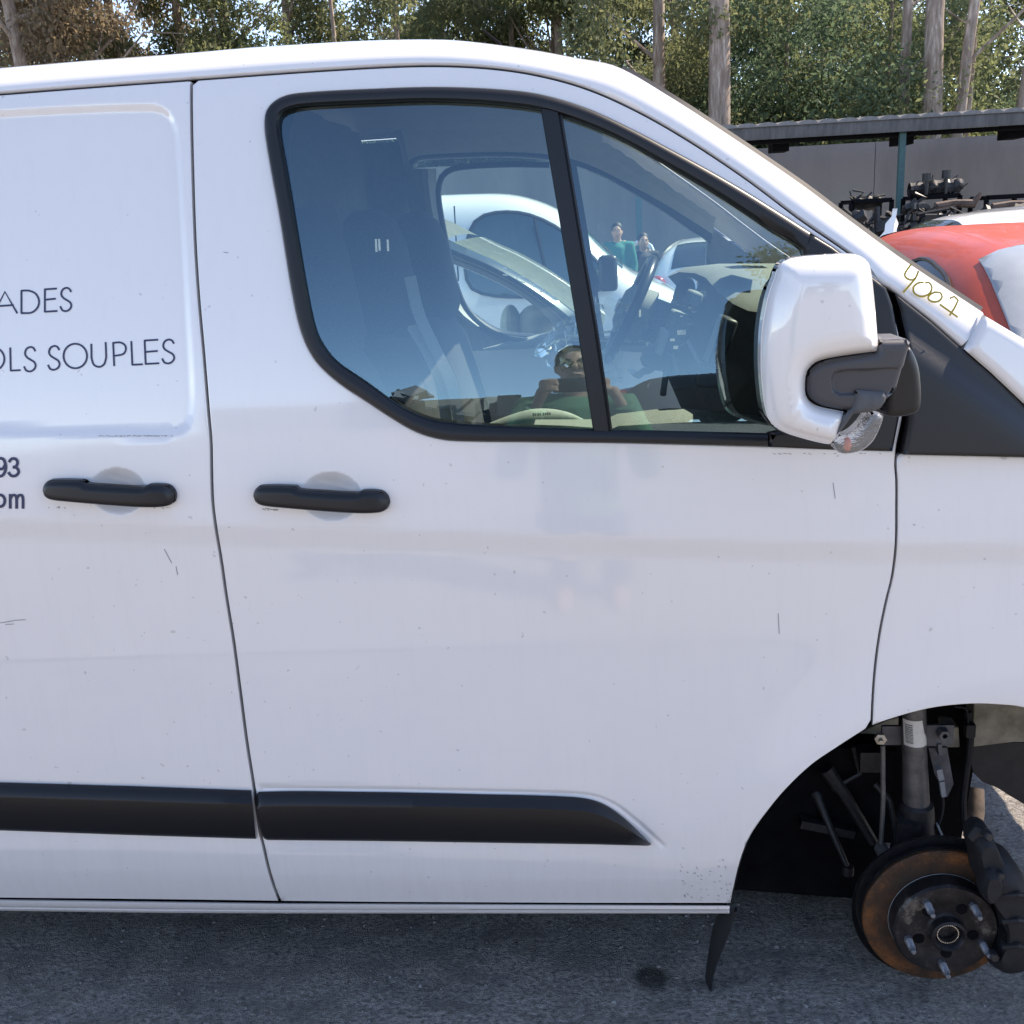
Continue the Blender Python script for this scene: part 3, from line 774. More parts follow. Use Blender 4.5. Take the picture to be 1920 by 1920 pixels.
# near and far pillar trims inside, above the windows
for sgn, nm in ((1, 'near'), (-1, 'far')):
    rr = []
    wi = resample(xz([p for p in WIN_OUT if p[1] < 450 and p[0] < 1530]), 60); cr = [crest_line[i] for i in range(nst)]
    for x, z in wi:
        if x > .6: continue
        c = min(cr, key=lambda q: abs(q.x-x))
        ys = float(S(x, z))+.035; yc = c.y+.03
        if sgn < 0: ys, yc = 2*YC-ys, 2*YC-yc
        rr.append([Vector((x, ys, z-.015)), Vector((x, ys+(yc-ys)*.3, z+(c.z-.05-z)*.6)), Vector((x, yc, c.z-.045))])
    MB().loft(rr).build('pillar_trim', MAT['liner'] if sgn < 0 else MAT['interior'], van)
# bulkhead, floor, back of the load space
bx = hitS(500, 500).x-.10
mb = MB()
rows_ = []
for k in range(25):
    row = []
    for j in range(17):
        z = .3+1.66*j/16; ys_ = float(S(bx, z))+.045+.12*max(0, (z-1.8)/.16)**2; y = ys_+k*2*(YC-ys_)/24
        f = math.exp(-((k-5)/2.2)**4)+math.exp(-((k-12)/2.2)**4)+math.exp(-((k-19)/2.2)**4)
        row.append(Vector((bx+.05*f*(1 if z < 1.75 else .3), y, z)))
    rows_.append(row)
mb.loft(rows_); mb.build('bulkhead', MAT['interior'], van)
mb = MB(); mb.box((-1.3, YC, .24), (3.0, 1.60, .04)); mb.build('floor_pan', MAT['gap'], van, smooth=False)
mb = MB(); mb.box((-.65, 2*YC-Y0-.02, .70), (1.9, .03, 1.1)); mb.build('far_side_panel', MAT['white'], van, smooth=False)
# seats
def seat(Y, px, lbl):
    t = empty('front_seat', (0, 0, 0)); t.parent = van; t['label'] = lbl
    c = atY(px, 420, Y); x0 = c.x
    hb = MB(); rr = []
    for z, tx, ty, dx in ((1.40, .07, .15, 0), (1.44, .085, .125, 0), (1.53, .08, .13, -.01), (1.63, .075, .125, -.02), (1.69, .06, .10, -.03), (1.715, .03, .06, -.035)):
        rr.append([Vector((x0+dx+tx*math.cos(a)*abs(math.cos(a))**-.3 if abs(math.cos(a)) > .05 else x0+dx, Y+ty*math.copysign(abs(math.sin(a))**.6, math.sin(a)), z)) for a in np.linspace(0, 2*math.pi, 25)[:-1]])
    hb.loft(rr, closed=True); hb.f.append(tuple(range(len(hb.v)-24, len(hb.v)))); 
    rr = []
    for z, tx, ty, dx in ((.72, .10, .22, .10), (.9, .11, .25, .07), (1.15, .10, .25, .04), (1.33, .08, .22, .01), (1.41, .05, .16, 0)):
        rr.append([Vector((x0+dx+tx*math.copysign(abs(math.cos(a))**.6, math.cos(a)), Y+ty*math.copysign(abs(math.sin(a))**.6, math.sin(a)), z)) for a in np.linspace(0, 2*math.pi, 25)[:-1]])
    b2 = MB(); b2.loft(rr, closed=True); b2.f.append(tuple(range(len(b2.v)-24, len(b2.v))))
    hb.build('headrest', MAT['seat'], t); b2.build('backrest', MAT['seat'], t)
    cb = MB(); cb.box((x0+.33, Y, .72), (.48, .48, .16)); cb.build('cushion', MAT['seat'], t, bevel=.04)
seat(2.28, 590, 'seat nearest the window'); seat(2.72, 715, 'middle seat'); seat(3.22, 800, 'driver seat')
# seat belts hanging from the far side
for pts in ([(768, 520), (785, 590), (815, 655), (845, 720), (862, 800)], [(770, 612), (800, 660), (825, 720), (838, 800)]):
    pl = [atY(a, b, 2.62) for a, b in catmull(pts, 10)]; w2 = .014; mb = MB()
    mb.loft([[p+Vector((-w2, 0, 0)), p+Vector((w2, .012, .004))] for p in pl]); mb.build('seat_belt', MAT['strap'], van)
for (x, y0_, y1_) in ((705, 448, 472), (711, 448, 470), (727, 449, 471), (604, 498, 520)):
    mb = MB(); mb.bar(atY(x, y0_, 2.2), atY(x+1, y1_, 2.2), .004); mb.build('belt_guide_clip', MAT['chrome'], van)
# B pillar trim behind far seat
mb = MB(); YP = 3.42
mb.loft([[atY(x-52, y, YP+.06), atY(x-22, y, YP), atY(x-19, y, YP-.012), atY(x-9, y, YP-.012), atY(x-6, y, YP), atY(x+6, y, YP+.02)] for x, y in catmull([(812, 316), (812, 340), (820, 400), (832, 460), (845, 520), (868, 580), (905, 612)], 14)]); mb.build('centre_pillar_trim', MAT['liner'], van)
# dashboard
lips = [(1.99, (1446, 583)), (2.1, (1402, 577)), (2.22, (1374, 564)), (2.36, (1347, 543)), (2.55, (1323, 516)), (2.85, (1303, 508)), (3.1, (1270, 506)), (3.4, (1250, 515))]
rr = []
for Y, (a, b) in lips:
    p = atY(a, b, Y); dz = 1.50-p.z
    rr.append([Vector((.66, Y, 1.42)), Vector((.55, Y, p.z+.004)), Vector((p.x+.12, Y, p.z+.012)), Vector((p.x+.02, Y, p.z+.006)), Vector((p.x, Y, p.z-.006))])
dash = MB().loft(rr).build('dashboard', MAT['dashtop'], van)
rr = [[Vector((r_[4].x+.004, r_[4].y, r_[4].z)), r_[4]+Vector((.03, 0, -.03)), r_[4]+Vector((.0, 0, -.12)), r_[4]+Vector((-.03, 0, -.25)), r_[4]+Vector((.04, 0, -.42)), r_[4]+Vector((.2, 0, -.7))] for r_ in rr]
MB().loft(rr).build('dashboard_face', MAT['interior'], dash)
MB().loft([[Vector((.52, 1.99, .9)), Vector((.54, 1.99, 1.44))], [Vector((.3, 1.99, .9)), Vector((.31, 1.99, 1.45))]]).build('dashboard_end', MAT['interior'], dash)
vz = 1.50
mb = MB(); q = [atZ(x, y, 1.534) for x, y in ((1356, 507), (1384, 504), (1430, 505), (1440, 510), (1372, 511))]
mb.add([v+Vector((0, 0, .008)) for v in q], [tuple(range(5))]); mb.build('air_vent', MAT['gap'], dash, smooth=False)
for (x, y, w2, h2) in ((1295, 576, 8, 3), (1302, 584, 8, 3), (1277, 592, 6, 3), (1295, 606, 8, 3), (1260, 636, 9, 5), (1266, 650, 9, 6), (1277, 622, 16, 9), (1313, 552, 20, 10)):
    c = atY(x, y, 2.45); mb = MB(); mb.box(c, (w2*.00125, .03, h2*.00125)); mb.build('dash_switch', MAT['chrome'], dash, smooth=False)
mb = MB(); c = atY(1291, 550, 2.6); mb.lathe(c, (-.6, -.5, .3), [(.0, .012), (.030, .012), (.034, .014), (.037, .010), (.036, 0)], 24); mb.build('round_vent', MAT['chrome'], dash)
mb = MB(); 
for p in ((1245, 665, 10, .03),): mb.ball(atY(p[0]+6, p[1]+16, 2.6), (.02, .02, .028))
mb.tube([atY(1250, 690, 2.6), atY(1243, 740, 2.55)], .008, 8); mb.build('gear_lever', MAT['dashtop'], van)
mb = MB(); q = [atY(*p) for p in ((1292, 677, 2.35), (1312, 676, 2.4), (1341, 693, 2.3), (1338, 701, 2.28), (1300, 684, 2.33))]; mb.add(q, [tuple(range(5))]); mb.build('glovebox_shelf', MAT['dashtop'], dash, smooth=False)
for (a, b, Y, w2, h2, mt, nm) in ((1268, 620, 2.5, .05, .09, 'dashtop', 'centre_stack'), (1225, 668, 2.5, .05, .05, 'interior', 'console_box'), (1300, 560, 2.42, .03, .035, 'dashtop', 'instrument_hood'), (1240, 640, 2.48, .02, .06, 'liner', 'console_trim'), (1350, 640, 2.1, .03, .10, 'greyplastic', 'side_vent_panel')):
    mb = MB(); mb.box(atY(a, b, Y), (w2, .10, h2), Matrix.Rotation(.35, 3, 'Y')); mb.build(nm, MAT[mt], dash, bevel=.006)
mb = MB(); mb.tube([atY(1270, 700, 2.5), atY(1262, 660, 2.48), atY(1290, 640, 2.4), atY(1315, 690, 2.35)], .005, 6); mb.build('loose_wire', MAT['liner'], dash)
# steering wheel
tp = atY(1224, 488, 3.22); bt = atY(1138, 672, 3.22); ctr = (tp+bt)/2; dvec = (tp-bt); rad = dvec.length/2; u1 = dvec.normalized(); u2 = Vector((0, 1, 0)); nrm = u1.cross(u2)
if nrm.x > 0: nrm = -nrm
sw = empty('steering_wheel'); sw.parent = van
mb = MB(); ringp = [ctr+u1*rad*math.cos(t)+u2*rad*1.02*math.sin(t) for t in np.linspace(0, 2*math.pi, 49)]
mb.tube(ringp, .0165, 12, cap=False); mb.build('rim', simple('worn_wheel_leather', (.02, .02, .022), .28), sw)
mb = MB(); mb.tube([ctr+nrm*-.06, ctr+nrm*.02, ctr+nrm*.035], [.085, .075, .05], 20)
for a in (0, math.pi, -math.pi/2): 
    dd = u2*math.cos(a)+u1*math.sin(a); mb.bar(ctr-nrm*.02, ctr+dd*rad*.98, .045, .02)
mb.build('hub', MAT['dashtop'], sw)
bc = ctr+nrm*.040
b_ = MB(); rim_ = [bc+u1*.020*math.cos(t)+u2*.038*math.sin(t) for t in np.linspace(0, 2*math.pi, 33)]; b_.tube(rim_, .003, 6, cap=False)
b_.build('emblem', MAT['chrome'], sw, label='chrome oval emblem')
b_ = MB(); b_.v = [tuple(bc-nrm*.001)]+[tuple(p-nrm*.001) for p in rim_[:-1]]; b_.f = [(0, i, i % 32+1) for i in range(1, 33)]; b_.build('emblem_plate', MAT['interior'], sw)
b_ = MB()
sq = [(-.026, -.006), (-.020, .009), (-.015, .008), (-.021, .001), (-.014, -.005), (-.009, .001), (-.013, .003), (-.008, -.003), (-.002, -.004), (.001, .003), (.004, -.003), (.008, -.004), (.011, .002), (.016, .001), (.014, -.005), (.019, -.003), (.023, .010)]
b_.tube([bc+nrm*.002-u2*a+u1*c for a, c in sq], .0014, 5); b_.build('emblem_script', MAT['chrome'], sw)
mb = MB(); mb.tube([ctr-nrm*.03, ctr-nrm*.28], [.065, .08], 16); mb.build('steering_column', MAT['dashtop'], sw)
mb = MB(); mb.tube([ctr-nrm*.06+u1*.0, ctr-nrm*.06-u2*.14-u1*.02, ctr-nrm*.07-u2*.17-u1*.03], [.008, .008, .02], 8); mb.build('stalk', MAT['interior'], sw)
# door top trim inside the near glass
IN = lambda x, z: S(x, z)+.03
mb = MB(); rr = []
for a in range(1000, 1500, 20):
    p = hitF(a, 806+(8 if a < 1145 else 0), IN); h_ = .012+.014*math.exp(-((a-1270)/90)**2)
    rr.append([p+Vector((0, -.012, -.02)), p+Vector((0, .0, h_*.5)), p+Vector((0, .03, h_)), p+Vector((0, .09, h_)), p+Vector((0, .12, -.03)), p+Vector((0, .13, -.3))])
mb.loft(rr); mb.build('door_top_trim', MAT['dashtop'], fd)
# rolled curtain airbag lying on the near sill (green-grey, with small print)
bag = empty('airbag_roll', atY(1000, 790, 2.10), 'pale deflated airbag roll lying along the sill inside the near window', 'airbag')
MAT['cloth'] = simple('pale_nylon', (.30, .33, .31), .8, var=.1, scale=90, bumps=.3)
mb = MB(); o_ = bag.location
pp = [atY(a, b, 2.08)-o_ for a, b in catmull([(905, 812), (960, 800), (1010, 788), (1060, 784), (1090, 790), (1112, 806)], 10)]
mb.tube(pp, [.006+.020*math.sin(math.pi*min(1, i/(len(pp)-1)+.12)) for i in range(len(pp))], 12); mb.build('airbag_cloth', MAT['cloth'], bag)
mb = MB(); 
for i, wx in enumerate((0, 4, 9, 13, 19, 23, 27, 31)): 
    a = atY(1000+wx, 777.5-wx*.06, 2.053)-o_; mb.box(a, (.003, .001, .005 if i % 2 else .006))
mb.build('airbag_print', MAT['dashtop'], bag, smooth=False)
# clear plastic cover crumpled over the driver's seat
m = glassmat('clear_plastic_film', (.80, .84, .84), 1.6, .12, dust=.18); MAT['film'] = m
pb = empty('plastic_seat_cover', atY(1100, 640, 3.2), 'crumpled clear plastic sheet draped behind the steering wheel', 'plastic sheet')
mb = MB(); o_ = pb.location; rr = []
for i in range(26):
    row = []
    for j in range(22):
        a = 1004+ (1165-1004)*i/25; t = j/21
        yt = np.interp(a, [1004, 1040, 1085, 1125, 1165], [650, 612, 580, 556, 570]); yb = np.interp(a, [1004, 1060, 1165], [665, 700, 730])
        p = atY(a, yt+(yb-yt)*t, 3.05); nz = noise.noise(Vector((i*.35, j*.35, 1)))*.07+abs(noise.noise(Vector((i*.8, j*.5, 5))))*.05
        row.append(p+Vector((nz*.2, nz, nz*.3))-o_)
    rr.append(row)
mb.loft(rr); mb.build('film', MAT['film'], pb, angle=20)
mb = MB(); rg = random.Random(5)
rr = [[atY(a, b+6*math.sin(a*.08), 2.45)+Vector((0, .05*k, .01*math.sin(k*2+a*.1)))  for k, b in enumerate((692, 700, 708))] for a in range(1180, 1240, 6)]
rag = empty('paper_scrap', atY(1210, 700, 2.45), 'crumpled white paper lying on the seat below the steering wheel', 'paper')
for r_ in rr:
    for k in range(3): r_[k] = r_[k]-rag.location
mb.loft(rr); mb.build('sheet', MAT['strap'], rag)

# ================================================================ wheel arch and suspension
arch_c = Vector((.74, 0, .26))
fil = catmull(ARCHD[::-1]+ARCHF, 16)
rr = []
for a, b in fil:
    if b > 1698: continue
    p = hitS(a, b-2); inw = Vector((arch_c.x-p.x, 0, arch_c.z-p.z)).normalized()
    rr.append([p+Vector((0, .001, 0)), p+inw*.006+Vector((0, .012, 0)), p+inw*.0+Vector((0, .03, 0)), p-inw*.03+Vector((0, .06, 0)), p-inw*.03+Vector((0, .10, 0))])
MB().loft(rr).build('arch_lip', MAT['plastic'], van)
MAT['deep_black'] = simple('black_wheelhouse', (.005, .005, .006), .95, var=.5, scale=20, spec=.15)
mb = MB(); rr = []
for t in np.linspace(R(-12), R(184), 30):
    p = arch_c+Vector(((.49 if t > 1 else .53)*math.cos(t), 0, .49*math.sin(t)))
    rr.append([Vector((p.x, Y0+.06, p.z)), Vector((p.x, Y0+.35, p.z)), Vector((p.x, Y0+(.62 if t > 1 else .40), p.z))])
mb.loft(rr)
wh = mb.build('wheelhouse', MAT['deep_black'], van)
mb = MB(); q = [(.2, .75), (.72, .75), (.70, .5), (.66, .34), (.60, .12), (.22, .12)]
mb.add([Vector((x, Y0+.62, z)) for x, z in q], [tuple(range(6))]); mb.build('inner_wing', MAT['deep_black'], van, smooth=False)
MAT['rail'] = simple('dirty_cream_rail', (.30, .27, .21), .75, var=.55, scale=14, bumps=.3)
YR = Y0+.40
for (pts, dy) in ([[(1572, 1392), (1625, 1368), (1660, 1352), (1685, 1345), (1685, 1397), (1573, 1397)], 0], [[(1772, 1362), (1798, 1364), (1800, 1402), (1775, 1402)], -.08], [[(1826, 1318), (1880, 1312), (1960, 1318), (2060, 1340), (2060, 1410), (1960, 1392), (1900, 1392), (1824, 1401)], -.05]):
    mb = MB(); v = [atY(a, b, YR+dy) for a, b in pts]; n = len(v)
    mb.add(v+[p+Vector((0, .05, 0)) for p in v], [tuple(range(n))]+[(i, (i+1) % n, n+(i+1) % n, n+i) for i in range(n)])
    mb.build('chassis_rail', MAT['rail'], van, smooth=False, bevel=.003)
mb = MB(); mb.box((.78, YR+.09, .71), (1.2, .03, .46)); mb.box((.50, YR+.09, .42), (.62, .03, .30)); mb.build('strut_tower', MAT['deep_black'], van, smooth=False)
MAT['hose'] = simple('dull_black_rubber', (.012, .012, .014), .7, var=.3)
mb = MB(); v = [atY(a, b, YR-.03) for a, b in catmull([(1822, 1402), (1860, 1396), (1920, 1393), (2050, 1400), (2080, 1600), (1960, 1540), (1920, 1508), (1890, 1490), (1868, 1476), (1842, 1466), (1826, 1450)], 12, True)]
n = len(v); mb.add(v+[p+Vector((0, .02, 0)) for p in v], [tuple(range(n))]+[(i, (i+1) % n, n+(i+1) % n, n+i) for i in range(n)]); mb.build('arch_liner', simple('dark_liner_plastic', (.03, .03, .033), .6, var=.3, scale=20, bumps=.4), van, smooth=False)
# strut
YS = Y0+.20
MAT['strut'] = simple('scuffed_grey_strut', (.11, .105, .105), .45, metal=.4, var=.45, scale=25, bumps=.4)
mb = MB(); r2 = random.Random(8)
for (c_, d_) in (((.52, Y0+.98, .46), (.66, 1.0, .62)), ((.62, Y0+.62, .30), (.40, .30, .28)), ((.45, Y0+.60, .60), (.50, .22, .26)), ((.80, Y0+.95, .30), (.20, .70, .26)), ((.42, Y0+.72, .26), (.46, .80, .40)), ((.70, Y0+.66, .38), (.42, .34, .58))): mb.box(c_, d_, Matrix.Rotation(.08, 3, 'Y'))
for k in range(16):
    p = Vector((r2.uniform(.3, .92), Y0+r2.uniform(.42, .6), r2.uniform(.15, .72))); mb.tube([p, p+Vector((r2.uniform(-.2, .15), .02, r2.uniform(-.12, .12))), p+Vector((r2.uniform(-.3, .1), .1, r2.uniform(-.2, .2)))], r2.uniform(.012, .03), 8)
mb.build('sun_block_mass', MAT['deep_black'], van, bevel=.02)  # dark blocks added to stop the sun and blacken the arch interior
st = empty('suspension_strut'); st.parent = van
t0 = atY(1711, 1320, YS); t1 = atY(1714, 1395, YS); t2 = atY(1718, 1508, YS); t3 = atY(1722, 1575, YS)
rs_ = .0285
mb = MB(); mb.tube([t0+Vector((0, 0, .05)), t1, t2], [rs_*.86, rs_*.90, rs_], 28); mb.build('strut_tube', MAT['strut'], st)
mb = MB(); mb.tube([t2+Vector((0, 0, .006)), t2, t2.lerp(t3, .3), t3], [rs_*1.05, rs_*1.28, rs_*1.30, rs_*1.2], 24)
mb.bar(t2+Vector((-.02, -.02, -.02)), atY(1700, 1600, YS), .05, .05); mb.bar(t3, atY(1740, 1650, YS), .07, .05); mb.build('knuckle', MAT['blackmetal'], st)
MAT['label'] = simple('white_sticker', (.62, .60, .56), .6, var=.08, scale=80)
def onstrut(px, py, k): return atY(px, py, YS)
lr = []
for y in np.linspace(1342, 1391, 6):
    c = t0.lerp(t1, (y-1320)/75); row = []
    for a in np.linspace(-68, 62, 13):
        row.append(Vector((c.x+(rs_*.915)*math.sin(R(a)), c.y-(rs_*.915)*math.cos(R(a)), c.z)))
    lr.append(row)
lab = MB().loft(lr).build('sticker', MAT['label'], st)
mb = MB(); rg = random.Random(2); y = 1350.
while y < 1384:
    h_ = rg.uniform(.5, 1.6); c = t0.lerp(t1, (y-1320)/75)
    row = [[Vector((c.x+(rs_*.925)*math.sin(R(a)), c.y-(rs_*.925)*math.cos(R(a)), c.z-z_)) for a in (-55, -42, -28, -18)] for z_ in (0, h_*.0011)]
    mb.loft(row); y += h_+rg.uniform(.7, 1.5)
mb.build('barcode', MAT['gap'], lab, recalc=False)
# link rod with joints and nut
mb = MB(); YL = YS-.01
mb.tube([atY(1655, 1398, YL), atY(1656, 1500, YL), atY(1652, 1582, YL)], .0052, 10)
mb.lathe(atY(1654, 1595, YL), (0, -1, 0), [(0, .016), (.012, .015), (.0145, .008), (.015, -.01), (.01, -.016)], 20)
sl_ = mb.build('stabiliser_link', simple('dull_grey_rod', (.13, .125, .12), .5, metal=.3, var=.3), van)
mb = MB(); mb.lathe(atY(1651, 1385, YL), (-.15, -1, 0), [(0, .018), (.005, .018), (.0055, .006), (.013, .005), (.014, -.004), (.010, -.01)], 6); mb.build('nut', simple('zinc_nut', (.45, .43, .38), .4, metal=.7, var=.2), sl_, smooth=False)
mb = MB()
mb.box(atY(1672, 1378, YL+.025), (.045, .008, .045)); mb.build('strut_tab', MAT['sheet_grey'], st, smooth=False); mb = MB(); mb.box(atY(1760, 1378, YL+.03), (.06, .008, .05)); mb.bar(atY(1758, 1390, YL+.035), atY(1760, 1410, YL+.035), .03, .008)

v = [atY(a, b, YL+.04) for a, b in ((1741, 1402), (1776, 1402), (1788, 1470), (1776, 1495), (1752, 1450))]; mb.add(v+[p+Vector((0, .006, 0)) for p in v], [tuple(range(5)), (0, 1, 6, 5), (1, 2, 7, 6), (2, 3, 8, 7)])
mb.lathe(atY(1768, 1375, YL+.02), (0, -1, 0), [(.006, .014), (.0125, .014), (.014, 0), (.014, -.02)], 6)
mb.build('strut_bracket', MAT['sheet_grey'], st, smooth=False)
mb = MB(); mb.bar(atY(1759, 1440, YL+.01), atY(1764, 1460, YL+.01), .016, .012); mb.bar(atY(1765, 1464, YL+.01), atY(1769, 1492, YL+.01), .011, .010); cn = mb.build('cable_connector', simple('grey_connector', (.22, .22, .23), .5, var=.2), st, smooth=False)
mb = MB(); mb.tube([atY(a, b, YL+.01) for a, b in catmull([(1768, 1490), (1768, 1515), (1762, 1540), (1745, 1570), (1738, 1590)], 6)], .003, 6); mb.build('cable', MAT['hose'], st)
mb = MB(); mb.bar(atY(1757, 1545, YL), atY(1776, 1588, YL), .012, .004); mb.build('cable_clamp', MAT['strap'], st, smooth=False)
mb = MB(); mb.tube([atY(a, b, YR-.1) for a, b in catmull([(1815, 1335), (1820, 1370), (1818, 1410), (1812, 1450), (1806, 1500), (1808, 1540), (1822, 1575)], 8)], .008, 8); mb.tube([atY(a, b, YR-.12) for a, b in catmull([(1790, 1325), (1812, 1330), (1816, 1362)], 5)], .0025, 6); mb.box(atY(1818, 1368, YR-.12), (.02, .02, .03)); mb.build('brake_hose', MAT['hose'], van)
mb = MB()
v = [atY(a, b, YR+.1) for a, b in catmull([(1778, 1430), (1796, 1425), (1806, 1450), (1796, 1462), (1806, 1475), (1800, 1490), (1772, 1494), (1782, 1470)], 8, True)]
n = len(v); mb.add(v+[p+Vector((0, .1, 0)) for p in v], [tuple(range(n))]+[(i, (i+1) % n, n+(i+1) % n, n+i) for i in range(n)]); mb.build('subframe_bracket', simple('dark_red_primer', (.05, .008, .010), .55, var=.4, scale=60), van, smooth=False)
mb = MB(); mb.tube([atY(1828, 1478, YR+.15), atY(1826, 1520, YR+.12), atY(1822, 1570, YR+.08)], [.022, .026, .02], 12); mb.build('subframe_leg', simple('brown_rusty_steel', (.10, .075, .06), .8, var=.5, scale=30, bumps=.5), van)
# tie rod, control arm, drive shaft
mb = MB(); mb.tube([atY(1520, 1470, YS+.15), atY(1530, 1490, YS+.13), atY(1535, 1500, YS+.12), atY(1562, 1565, YS+.08), atY(1588, 1624, YS+.05)], [.016, .018, .011, .008, .006], 10); mb.lathe(atY(1590, 1630, YS+.05), (0, 0, 1), [(0, .012), (.013, .010), (.014, -.012), (0, -.02)], 12); mb.build('tie_rod', MAT['blackmetal'], van)
mb = MB(); mb.tube([atY(1548, 1440, YS+.10), atY(1590, 1500, YS+.10), atY(1638, 1580, YS+.08)], [.018, .014, .012], 10); mb.bar(atY(1560, 1700, YS+.35), atY(1700, 1720, YS+.02), .05, .03); mb.bar(atY(1640, 1610, YS+.3), atY(1760, 1740, YS), .035); mb.box(atY(1628, 1422, YS+.10), (.045, .04, .05)); mb.tube([atY(1600, 1400, YS+.1), atY(1612, 1450, YS+.1), atY(1560, 1480, YS+.1)], .006, 6); mb.tube([atY(1640, 1470, YS+.08), atY(1668, 1500, YS+.06), atY(1680, 1560, YS+.04), atY(1672, 1600, YS+.02)], .007, 7); mb.bar(atY(1500, 1540, YS+.1), atY(1600, 1560, YS+.1), .03, .02); mb.build('control_arm', MAT['blackmetal'], van)
# brake disc
dc = atY(1761, 1719, Y0+.075)
ds = empty('brake_disc'); ds.parent = van
m, nt, b = newmat('rusty_disc_face'); v_ = coords(nt)
n1 = noisen(nt, 7, 10, .82, v_); n2 = noisen(nt, 240, 3, .6, v_)
sb = N_(nt, 'ShaderNodeVectorMath', operation='SUBTRACT'); sb.inputs[1].default_value = dc; nt.links.new(v_, sb.inputs[0]); ln = N_(nt, 'ShaderNodeVectorMath', operation='LENGTH'); nt.links.new(sb.outputs[0], ln.inputs[0])
n5 = N_(nt, 'ShaderNodeTexNoise', noise_dimensions='1D'); n5.inputs['Scale'].default_value = 420; n5.inputs['Detail'].default_value = 3; nt.links.new(ln.outputs['Value'], n5.inputs['W'])
c = ramp(nt, n1, [(.40, (.028, .017, .011)), (.5, (.085, .036, .015)), (.60, (.24, .080, .020))])
c = mixc(nt, ramp(nt, n2, [(.6, 0), (.74, .5)]), c, (.26, .13, .06)); c = mixc(nt, ramp(nt, n5.outputs[0], [(.45, 0), (.62, .55)]), c, (.05, .035, .025)); c = mixc(nt, ramp(nt, ln.outputs['Value'], [(.128, .6), (.140, 0)]), c, (.045, .030, .022)); nt.links.new(c, b.inputs['Base Color']); b.inputs['Roughness'].default_value = .6; b.inputs['Metallic'].default_value = .25
bump(nt, b, n2, .5, .002); MAT['rust'] = m
def frame_at(c):
    return Vector(c)
rd = .160
mb = MB(); mb.lathe(dc, (0, -1, 0), [(.105, 0), (.157, 0), (rd, -.003), (rd, -.010), (.15, -.011)], 72); mb.build('friction_ring', MAT['rust'], ds); mb = MB(); mb.lathe(dc, (0, -1, 0), [(.15, -.016), (.158, -.017), (.158, -.023), (.05, -.024)], 72); mb.build('rear_ring', MAT['blackmetal'], ds)
m, nt, b = newmat('dark_cast_hub'); v_ = coords(nt)
n1 = noisen(nt, 16, 6, .7, v_); c = ramp(nt, n1, [(.46, (.014, .013, .015)), (.57, (.035, .030, .031)), (.66, (.17, .15, .13))]); nt.links.new(c, b.inputs['Base Color']); b.inputs['Roughness'].default_value = .55; b.inputs['Metallic'].default_value = .4; bump(nt, b, n1, .4, .004); MAT['hub'] = m
hc = atY(1773, 1744, Y0+.075-.045); hc = Vector((dc.x+.0, hc.y, dc.z+.0))
mb = MB(); mb.lathe(hc, (0, -1, 0), [(.106, -.045), (.107, -.006), (.103, 0), (.078, .001), (.070, -.004), (.040, -.004), (.036, .0), (.036, .020), (.031, .023), (.027, .018), (.024, -.01), (.001, -.012)], 72); hb = mb.build('hub', MAT['hub'], ds)
mb = MB(); mb.lathe(hc, (0, -1, 0), [(.1065, -.043), (.1085, -.042), (.1085, -.040)], 72); mb.build('hub_edge_ring', MAT['strap'], ds)
mb = MB(); 
for k in range(36):
    t = 2*math.pi*k/36; mb.box(hc+Vector((.0215*math.cos(t), -.006, .0215*math.sin(t))), (.0022, .012, .0022))
mb.build('spline_teeth', MAT['chrome'], hb, smooth=False)['kind'] = 'stuff'
for k in range(5):
    t = 2*math.pi*(k+.5)/5+R(95); mb = MB(); mb.lathe(hc+Vector((.058*math.cos(t), -.0005+.003, .058*math.sin(t))), (0, -1, 0), [(0, .0012), (.011, .0012), (.012, -.002)], 16)
    mb.build('hub_hole', MAT['gap'], hb)
MAT['stud'] = simple('zinc_stud', (.22, .22, .235), .45, metal=.6, var=.3, scale=200, bumps=.5)
sm = None
for k in range(5):
    t = R(126-3+72*k); c = hc+Vector((.080*math.cos(t), 0, .080*math.sin(t)))
    if sm is None:
        mb = MB(); pr = [(.0088, -.004), (.0088, .010), (.0078, .0105)]
        for q in range(9): pr += [(.0078, .012+q*.0022), (.0068, .0131+q*.0022)]
        pr += [(.0062, .034), (.0050, .036), (.0050, .043), (.0035, .045), (.0001, .045)]
        mb.lathe((0, 0, 0), (0, -1, 0), pr, 14); o = mb.build('wheel_stud', MAT['stud'], ds); sm = o.data; o.location = c
    else:
        o = bpy.data.objects.new('wheel_stud', sm); COL.objects.link(o); o.parent = ds; o.location = c
# dust shield and calliper
mb = MB(); mb.lathe(dc, (0, -1, 0), [(.03, -.05), (.165, -.045), (.176, -.036), (.176, -.030)], 60); mb.build('dust_shield', MAT['blackmetal'], van)
cal = MB()
def blob(mb, pts, Y, th, z=0):
    v = [atY(a, b, Y) for a, b in catmull(pts, 9, True)]; n = len(v); c = sum(v, Vector())/n
    r1 = [p for p in v]; r2 = [p.lerp(c, .12)+Vector((0, -th*.7, 0)) for p in v]; r3 = [p.lerp(c, .3)+Vector((0, -th, 0)) for p in v]
    base = len(mb.v); mb.loft([[p+Vector((0, th, 0)) for p in v], r1, r2, r3], closed=True); mb.f.append(tuple(range(len(mb.v)-n, len(mb.v))))
blob(cal, [(1836, 1606), (1872, 1600), (1902, 1616), (1926, 1660), (1940, 1710), (1940, 1764), (1922, 1808), (1876, 1818), (1852, 1800), (1872, 1755), (1868, 1705), (1846, 1670), (1830, 1640)], Y0+.03, .045)
blob(cal, [(1818, 1568), (1834, 1551), (1856, 1558), (1864, 1580), (1878, 1606), (1890, 1640), (1870, 1660), (1838, 1648), (1824, 1604)], Y0+.04, .04)
